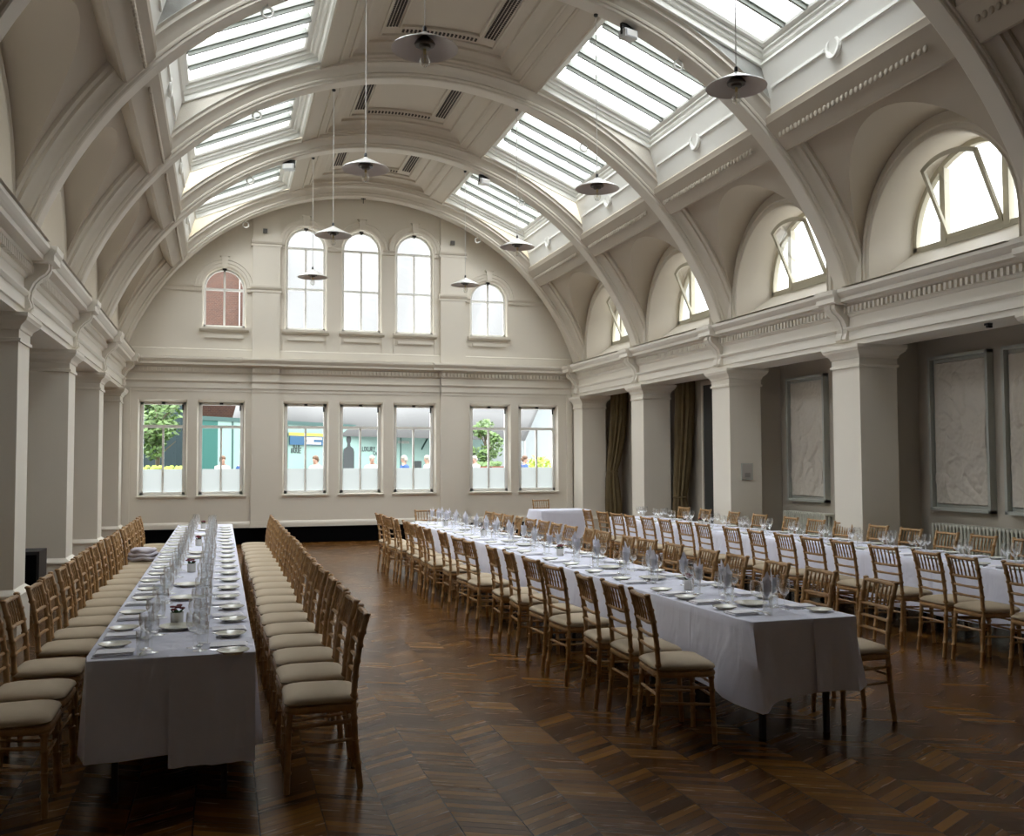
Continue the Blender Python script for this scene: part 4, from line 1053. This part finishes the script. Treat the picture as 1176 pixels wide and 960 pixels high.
# dark timber house and trees on the left
root = empty('dark_house', 'dark teal timber building behind the tree at the left windows', 'building', (-3.4, 35.0, OG), 0)
MB().box(-4.5,2.6,0,5,0,6.0).build('wall', M['darkteal'], root, smooth=0); MB().box(-.9,.0,-.25,0,0,2.6).build('porch_post', M['white'], root, smooth=0)
MB().prism([(-4.8,2.7),(.3,2.7),(.3,2.95),(-4.8,3.05)], 'y', -.9, .2).build('porch_roof', M['darkteal'], root, smooth=0)
MB().box(-1.25,-.95,-.03,0,0,2.2).build('doorway', M['black'], root, smooth=0)
root = empty('brick_building', 'red brick building rising behind the teal boards', 'building', (.15, 37.0, OG), 0)
MB().box(-.9,1.75,0,6,0,10.5).build('wall', M['brick'], root, smooth=0); MB().box(1.75,2.0,-.05,6,0,10.5).build('corner_strip', M['render'], root, smooth=0)
MB().box(.42,.46,-.08,0,0,10.0).build('downpipe', M['plaque'], root, smooth=0)
root = empty('pale_building', 'pale rendered building filling the right windows', 'building', (17.0, 50.0, OG), 0)
MB().box(-8.5,9,0,5,0,13).build('wall', M['render'], root, smooth=0); MB().box(-8.8,9.3,-.3,5.3,13,13.4).build('parapet', M['render'], root, smooth=0)
# stretched white canvas roofs
def sail(label, pts, folds, parent_loc=(0,0,0)):
    (a, b_, c, d) = [Vector(p) for p in pts]; n, m = 54, 16; vs = []
    for j in range(m+1):
        for i in range(n+1):
            u, v = i/n, j/m; p = a*(1-u)*(1-v) + b_*u*(1-v) + c*u*v + d*(1-u)*v
            p = p + Vector((0,0, -.5*sin(PI*u)*sin(PI*v)*0 + min(1,v*3)*(folds*abs(sin(PI*4.5*u + 2.6*v)) - folds*.5))); vs.append(p)
    fs = [(j*(n+1)+i, j*(n+1)+i+1, (j+1)*(n+1)+i+1, (j+1)*(n+1)+i) for j in range(m) for i in range(n)]
    root = empty('canvas_roof', label, 'awning', (0,0,0), 0, 'white canvas roofs over the courtyard')
    o = MB().add(vs, fs).build('canvas', M['sail'], root, smooth=70); md = o.modifiers.new('thickness', 'SOLIDIFY'); md.thickness = .02
    q = MB()
    for p in pts[:2]: q.tube([(p[0],p[1],OG),p], .05, 8)
    q.build('mast', M['white'], root)
sail('white canvas roof with long diagonal folds above the middle windows', [(.2,32.6,2.7),(13.5,42.5,2.7),(26,56,20),(4.5,47,20)], .8)
sail('white canvas roof rising behind the brick building', [(1.2,40.6,3.2),(8.5,49.5,3.2),(14,62,24),(1.5,56,22)], .8)
# trees, planters, shrubs
def tree(label, loc, h, cr, m, seed, trunk=.08, thing='tree', group=None, dens=420):
    rnd = random.Random(seed); root = empty(thing, label, thing.replace('_',' '), loc, 0, group)
    b = MB().tube([(0,0,0),(.05,.02,h*.5),(-.03,.03,h*.85)], [trunk,trunk*.8,trunk*.4], 8)
    for i in range(5):
        a = rnd.uniform(0,6.28); z = h*rnd.uniform(.4,.75); b.tube([(0,0,z),(cr[0]*.6*cos(a),cr[0]*.6*sin(a),z+cr[1]*.35)], [trunk*.4,trunk*.15], 6)
    b.build('trunk', M['bark'], root)
    f = MB()
    cl = [(rnd.uniform(-1,1)*cr[0]*.6, rnd.uniform(-1,1)*cr[0]*.6, h*.72 + rnd.uniform(-1,1)*cr[1]*.6, rnd.uniform(.3,.55)*cr[0]) for _ in range(12)]
    for i in range(dens):
        cx, cy, cz, r = rnd.choice(cl); v = Vector((rnd.gauss(0,1),rnd.gauss(0,1),rnd.gauss(0,1))).normalized()*r*rnd.uniform(.5,1)
        p = Vector((cx,cy,cz)) + v; q = rnd.uniform(.07,.13); a = Vector((rnd.gauss(0,1),rnd.gauss(0,1),rnd.gauss(0,.6))).normalized(); u = a.orthogonal().normalized()
        f.add([p-a*q, p+u*q*.5, p+a*q, p-u*q*.5], [(0,1,2,3)])
    f.build('foliage', m, root, smooth=0)
tree('green leafy tree filling the leftmost end window', (-1.95,31.9,OG), 3.6, (1.0,1.5), M['leaves'], 2, dens=1500)
tree('slim green tree seen through the sixth end window', (9.4,34.4,OG), 3.0, (.70,1.25), M['leaves'], 5, .07, dens=900)
tree('lime green shrub seen through the rightmost end window', (10.95,32.5,OG), 1.5, (.72,.42), M['lime'], 8, .03, 'shrub', dens=600)
def planter(label, loc, hx_, hy_, h, m):
    root = empty('planter', label, 'planter', loc, 0, 'planters in the courtyard')
    MB().box(-hx_,hx_,-hy_,hy_,0,h).box(-hx_-.03,hx_+.03,-hy_-.03,hy_+.03,h-.08,h).build('box', m, root, smooth=0)
    rnd = random.Random(int(loc[0]*10)); f = MB()
    for i in range(int(160*hx_)):
        x, y = rnd.uniform(-hx_,hx_), rnd.uniform(-hy_,hy_); q = rnd.uniform(.05,.1); z = h + rnd.uniform(0,.16)
        f.add([(x-q,y,z-.05),(x,y+q*.5,z+.05),(x+q,y,z),(x,y-q*.5,z-.03)], [(0,1,2,3)])
    f.build('plants', M['lime'] if m is not M['terracotta'] else M['leaves'], root, smooth=0)
planter('long dark red planter under the leftmost end window tree', (-2.0,29.9,OG), 1.1, .25, 1.12, M['hedge_red'])
planter('orange terracotta planter under the slim courtyard tree', (8.65,33.0,OG), .42, .3, 1.22, M['terracotta'])
planter('small orange terracotta planter right of the slim tree', (9.42,33.0,OG), .22, .25, 1.22, M['terracotta'])
# people at the courtyard tables, seated, seen from the chest up
def person(label, loc, rz, top, hair, standing=False):
    root = empty('person', label, 'person', loc, rz, 'people in the courtyard')
    zs = .92 if standing else .47
    sk = {'hip':(0,0,zs),'waist':(0,.0,zs+.20),'chest':(.02,0,zs+.40),'neck':(.03,0,zs+.53),'head':(.06,0,zs+.66),'top':(.055,0,zs+.78)}
    V, E, R = [], [], []
    def add(p, r, par=None):
        V.append(p); R.append(r)
        if par is not None: E.append((par, len(V)-1))
        return len(V)-1
    hip = add(sk['hip'], .14); wst = add(sk['waist'], .125, hip); ch = add(sk['chest'], .145, wst); nk = add(sk['neck'], .055, ch); hd = add(sk['head'], .092, nk); add(sk['top'], .07, hd)
    add((.15,0,zs+.645), .022, hd)                   # nose
    for s in (1,-1):
        sh = add((.02,s*.18,zs+.44), .062, ch); el = add((.10,s*.24,zs+.18), .045, sh); wr = add((.32,s*.14,zs+.20), .033, el); pm = add((.39,s*.12,zs+.21), .036, wr)
        for k in range(4): a = add((.445,s*(.095+.018*k),zs+.215), .010, pm); add((.475,s*(.095+.018*k),zs+.195), .008, a)
        th = add((.42,s*.085,zs+.225), .011, pm)
        if standing: kn = add((.03,s*.11,.48), .065, hip); ft = add((.0,s*.11,.08), .045, kn); add((.14,s*.12,.04), .04, ft)
        else: kn = add((.42,s*.13,zs+.02), .075, hip); ft = add((.44,s*.13,.09), .045, kn); add((.57,s*.13,.05), .04, ft)
    me = bpy.data.meshes.new('body'); me.from_pydata(V, E, []); me.materials.append(M['skin'])
    o = link('body', me, root)
    sk_ = o.modifiers.new('skin', 'SKIN'); sb = o.modifiers.new('smooth', 'SUBSURF'); sb.levels = 1; sb.render_levels = 1
    for i, r in enumerate(R): me.skin_vertices[0].data[i].radius = (r, r)
    me.skin_vertices[0].data[0].use_root = True
    b = MB(); n = 18                                 # a loose top that follows the trunk and sleeves
    b.loft([[(x0 + rx*cos(2*PI*i/n), ry*sin(2*PI*i/n), z) for i in range(n)] for x0, rx, ry, z in ((0,.17,.20,zs-.02),(.0,.155,.18,zs+.18),(.02,.165,.20,zs+.36),(.02,.14,.215,zs+.455),(.03,.085,.10,zs+.505))], True)
    for s in (1,-1): b.tube([(.02,s*.16,zs+.44),(.07,s*.225,zs+.30),(.11,s*.25,zs+.16),(.24,s*.19,zs+.20)], [.085,.075,.06,.05], 10)
    b.build('shirt', top, root, smooth=80)
    h = MB(); h.sphere((.04,0,zs+.735), .105, .10, .085, 14, 8); h.sphere((-.02,0,zs+.67), .07, .09, .09, 12, 8); h.build('hair', hair, root, smooth=80)
    if not standing:
        st_ = MB().box(-.2,.2,-.2,.2,.40,.44)
    return root
def bench_chair(loc, rz, label):
    root = empty('cafe_chair', label, 'chair', loc, rz, 'dark chairs in the courtyard')
    MB().box(-.21,.21,-.21,.21,.74,.78).build('seat', M['dark'], root, smooth=0)
    MB().box(-.23,-.20,-.21,.21,.86,1.42).build('backrest', M['dark'], root, smooth=0)
    for x in (-.2,.2):
        for y in (-.19,.19): MB().box(x-.015,x+.015,y-.015,y+.015,0,1.42 if x < 0 else .74).build('leg', M['dark'], root, smooth=0)
folk = [((.02,29.6),-1.2,M['shirt'],M['hair'],'person in a white shirt standing outside, seen through the second end window'),
        ((.66,30.0),-2.0,M['denim'],M['hair2'],'person in a blue jacket standing outside beside the one in white'),
        ((2.75,29.5),-2.4,M['shirt'],M['hair'],'person in white standing outside below the banner'),
        ((4.45,29.6),-1.6,M['shirt'],M['hair2'],'person in white standing outside below the lettering'),
        ((5.45,29.4),2.6,M['denim'],M['hair2'],'fair haired person in bright blue standing outside, fifth end window'),
        ((6.1,29.0),3.0,M['shirt'],M['hair2'],'person in white standing outside beside the dark chairs'),
        ((6.95,30.2),2.9,M['denim'],M['hair'],'person in dark blue standing at the edge of the fifth end window'),
        ((8.27,31.6),-2.6,M['shirt'],M['hair2'],'person in white standing in front of the slim tree'),
        ((9.65,30.5),-.4,M['denim'],M['hair'],'person in blue standing outside, seen through the rightmost end window')]
for (x, y), rz, tp, hr, lab in folk:
    o = person(lab, (x, y, OG), rz, tp, hr, True); o.scale = (.92,.92,.92)
for i, (x, y) in enumerate(((4.9,30.6),(5.4,31.2),(6.35,31.0),(6.9,31.4))):
    bench_chair((x, y, OG), rj.uniform(0,6), 'dark tall cafe chair outside the fifth end window, %s from the left' % ORD[i])

# ------------------------------------------------------------------ light and camera
w = bpy.data.worlds.new('overcast_sky'); SC.world = w; w.use_nodes = True
nt = w.node_tree; bg = nt.nodes['Background']
tc = nt.nodes.new('ShaderNodeTexCoord'); sp = nt.nodes.new('ShaderNodeSeparateXYZ'); nt.links.new(tc.outputs['Generated'], sp.inputs[0])
cr = nt.nodes.new('ShaderNodeValToRGB'); el = cr.color_ramp.elements      # an overcast sky: brightest overhead, a third of that at the horizon
mp = nt.nodes.new('ShaderNodeMapRange'); mp.inputs['From Min'].default_value = -1; nt.links.new(sp.outputs['Z'], mp.inputs['Value']); nt.links.new(mp.outputs['Result'], cr.inputs['Fac'])
el[0].position = .0; el[0].color = (.10,.10,.10,1); el[1].position = 1.0; el[1].color = (.97,1,1,1)
for p_, v_ in ((.48,.08),(.5,.16),(.65,.30),(.8,.68)): q_ = el.new(p_); q_.color = (v_, v_*1.01, v_*1.02, 1)
n = nt.nodes.new('ShaderNodeTexNoise'); n.inputs['Scale'].default_value = 2.2; n.inputs['Detail'].default_value = 5; nt.links.new(tc.outputs['Generated'], n.inputs['Vector'])
mr = nt.nodes.new('ShaderNodeMapRange'); mr.inputs['To Min'].default_value = .8; mr.inputs['To Max'].default_value = 1.2; nt.links.new(n.outputs['Fac'], mr.inputs['Value'])
mx = nt.nodes.new('ShaderNodeMix'); mx.data_type = 'RGBA'; mx.blend_type = 'MULTIPLY'; mx.inputs['Factor'].default_value = 1
nt.links.new(cr.outputs['Color'], mx.inputs['A']); nt.links.new(mr.outputs['Result'], mx.inputs['B']); nt.links.new(mx.outputs['Result'], bg.inputs['Color'])
bg.inputs['Strength'].default_value = 4.6
cam = bpy.data.cameras.new('camera'); co = bpy.data.objects.new('camera', cam); COL.objects.link(co)
cam.sensor_fit = 'HORIZONTAL'; cam.sensor_width = 36; cam.lens = 36*1100/1176; cam.clip_start = .05; cam.clip_end = 300
yaw, pitch, roll = .29443, .0458, -.00375
fw = Vector((sin(yaw)*cos(pitch), cos(yaw)*cos(pitch), sin(pitch))); r0 = Vector((cos(yaw), -sin(yaw), 0)); u0 = r0.cross(fw)
rr = cos(roll)*r0 + sin(roll)*u0; uu = -sin(roll)*r0 + cos(roll)*u0
mtx = Matrix((rr, uu, -fw)).transposed().to_4x4(); mtx.translation = (0, 0, 1.728); co.matrix_world = mtx
SC.camera = co
SC.view_settings.view_transform = 'Standard'; SC.view_settings.look = 'None'; SC.view_settings.gamma = 1; SC.view_settings.use_curve_mapping = False
SC.view_settings.exposure = 1.67
cy = SC.cycles
cy.use_denoising = True; cy.denoiser = 'OPENIMAGEDENOISE'; cy.denoising_prefilter = 'ACCURATE'; cy.max_bounces = 14; cy.diffuse_bounces = 7; cy.glossy_bounces = 4; cy.transmission_bounces = 6; cy.transparent_max_bounces = 24
cy.sample_clamp_indirect = 8; cy.caustics_reflective = False; cy.caustics_refractive = False
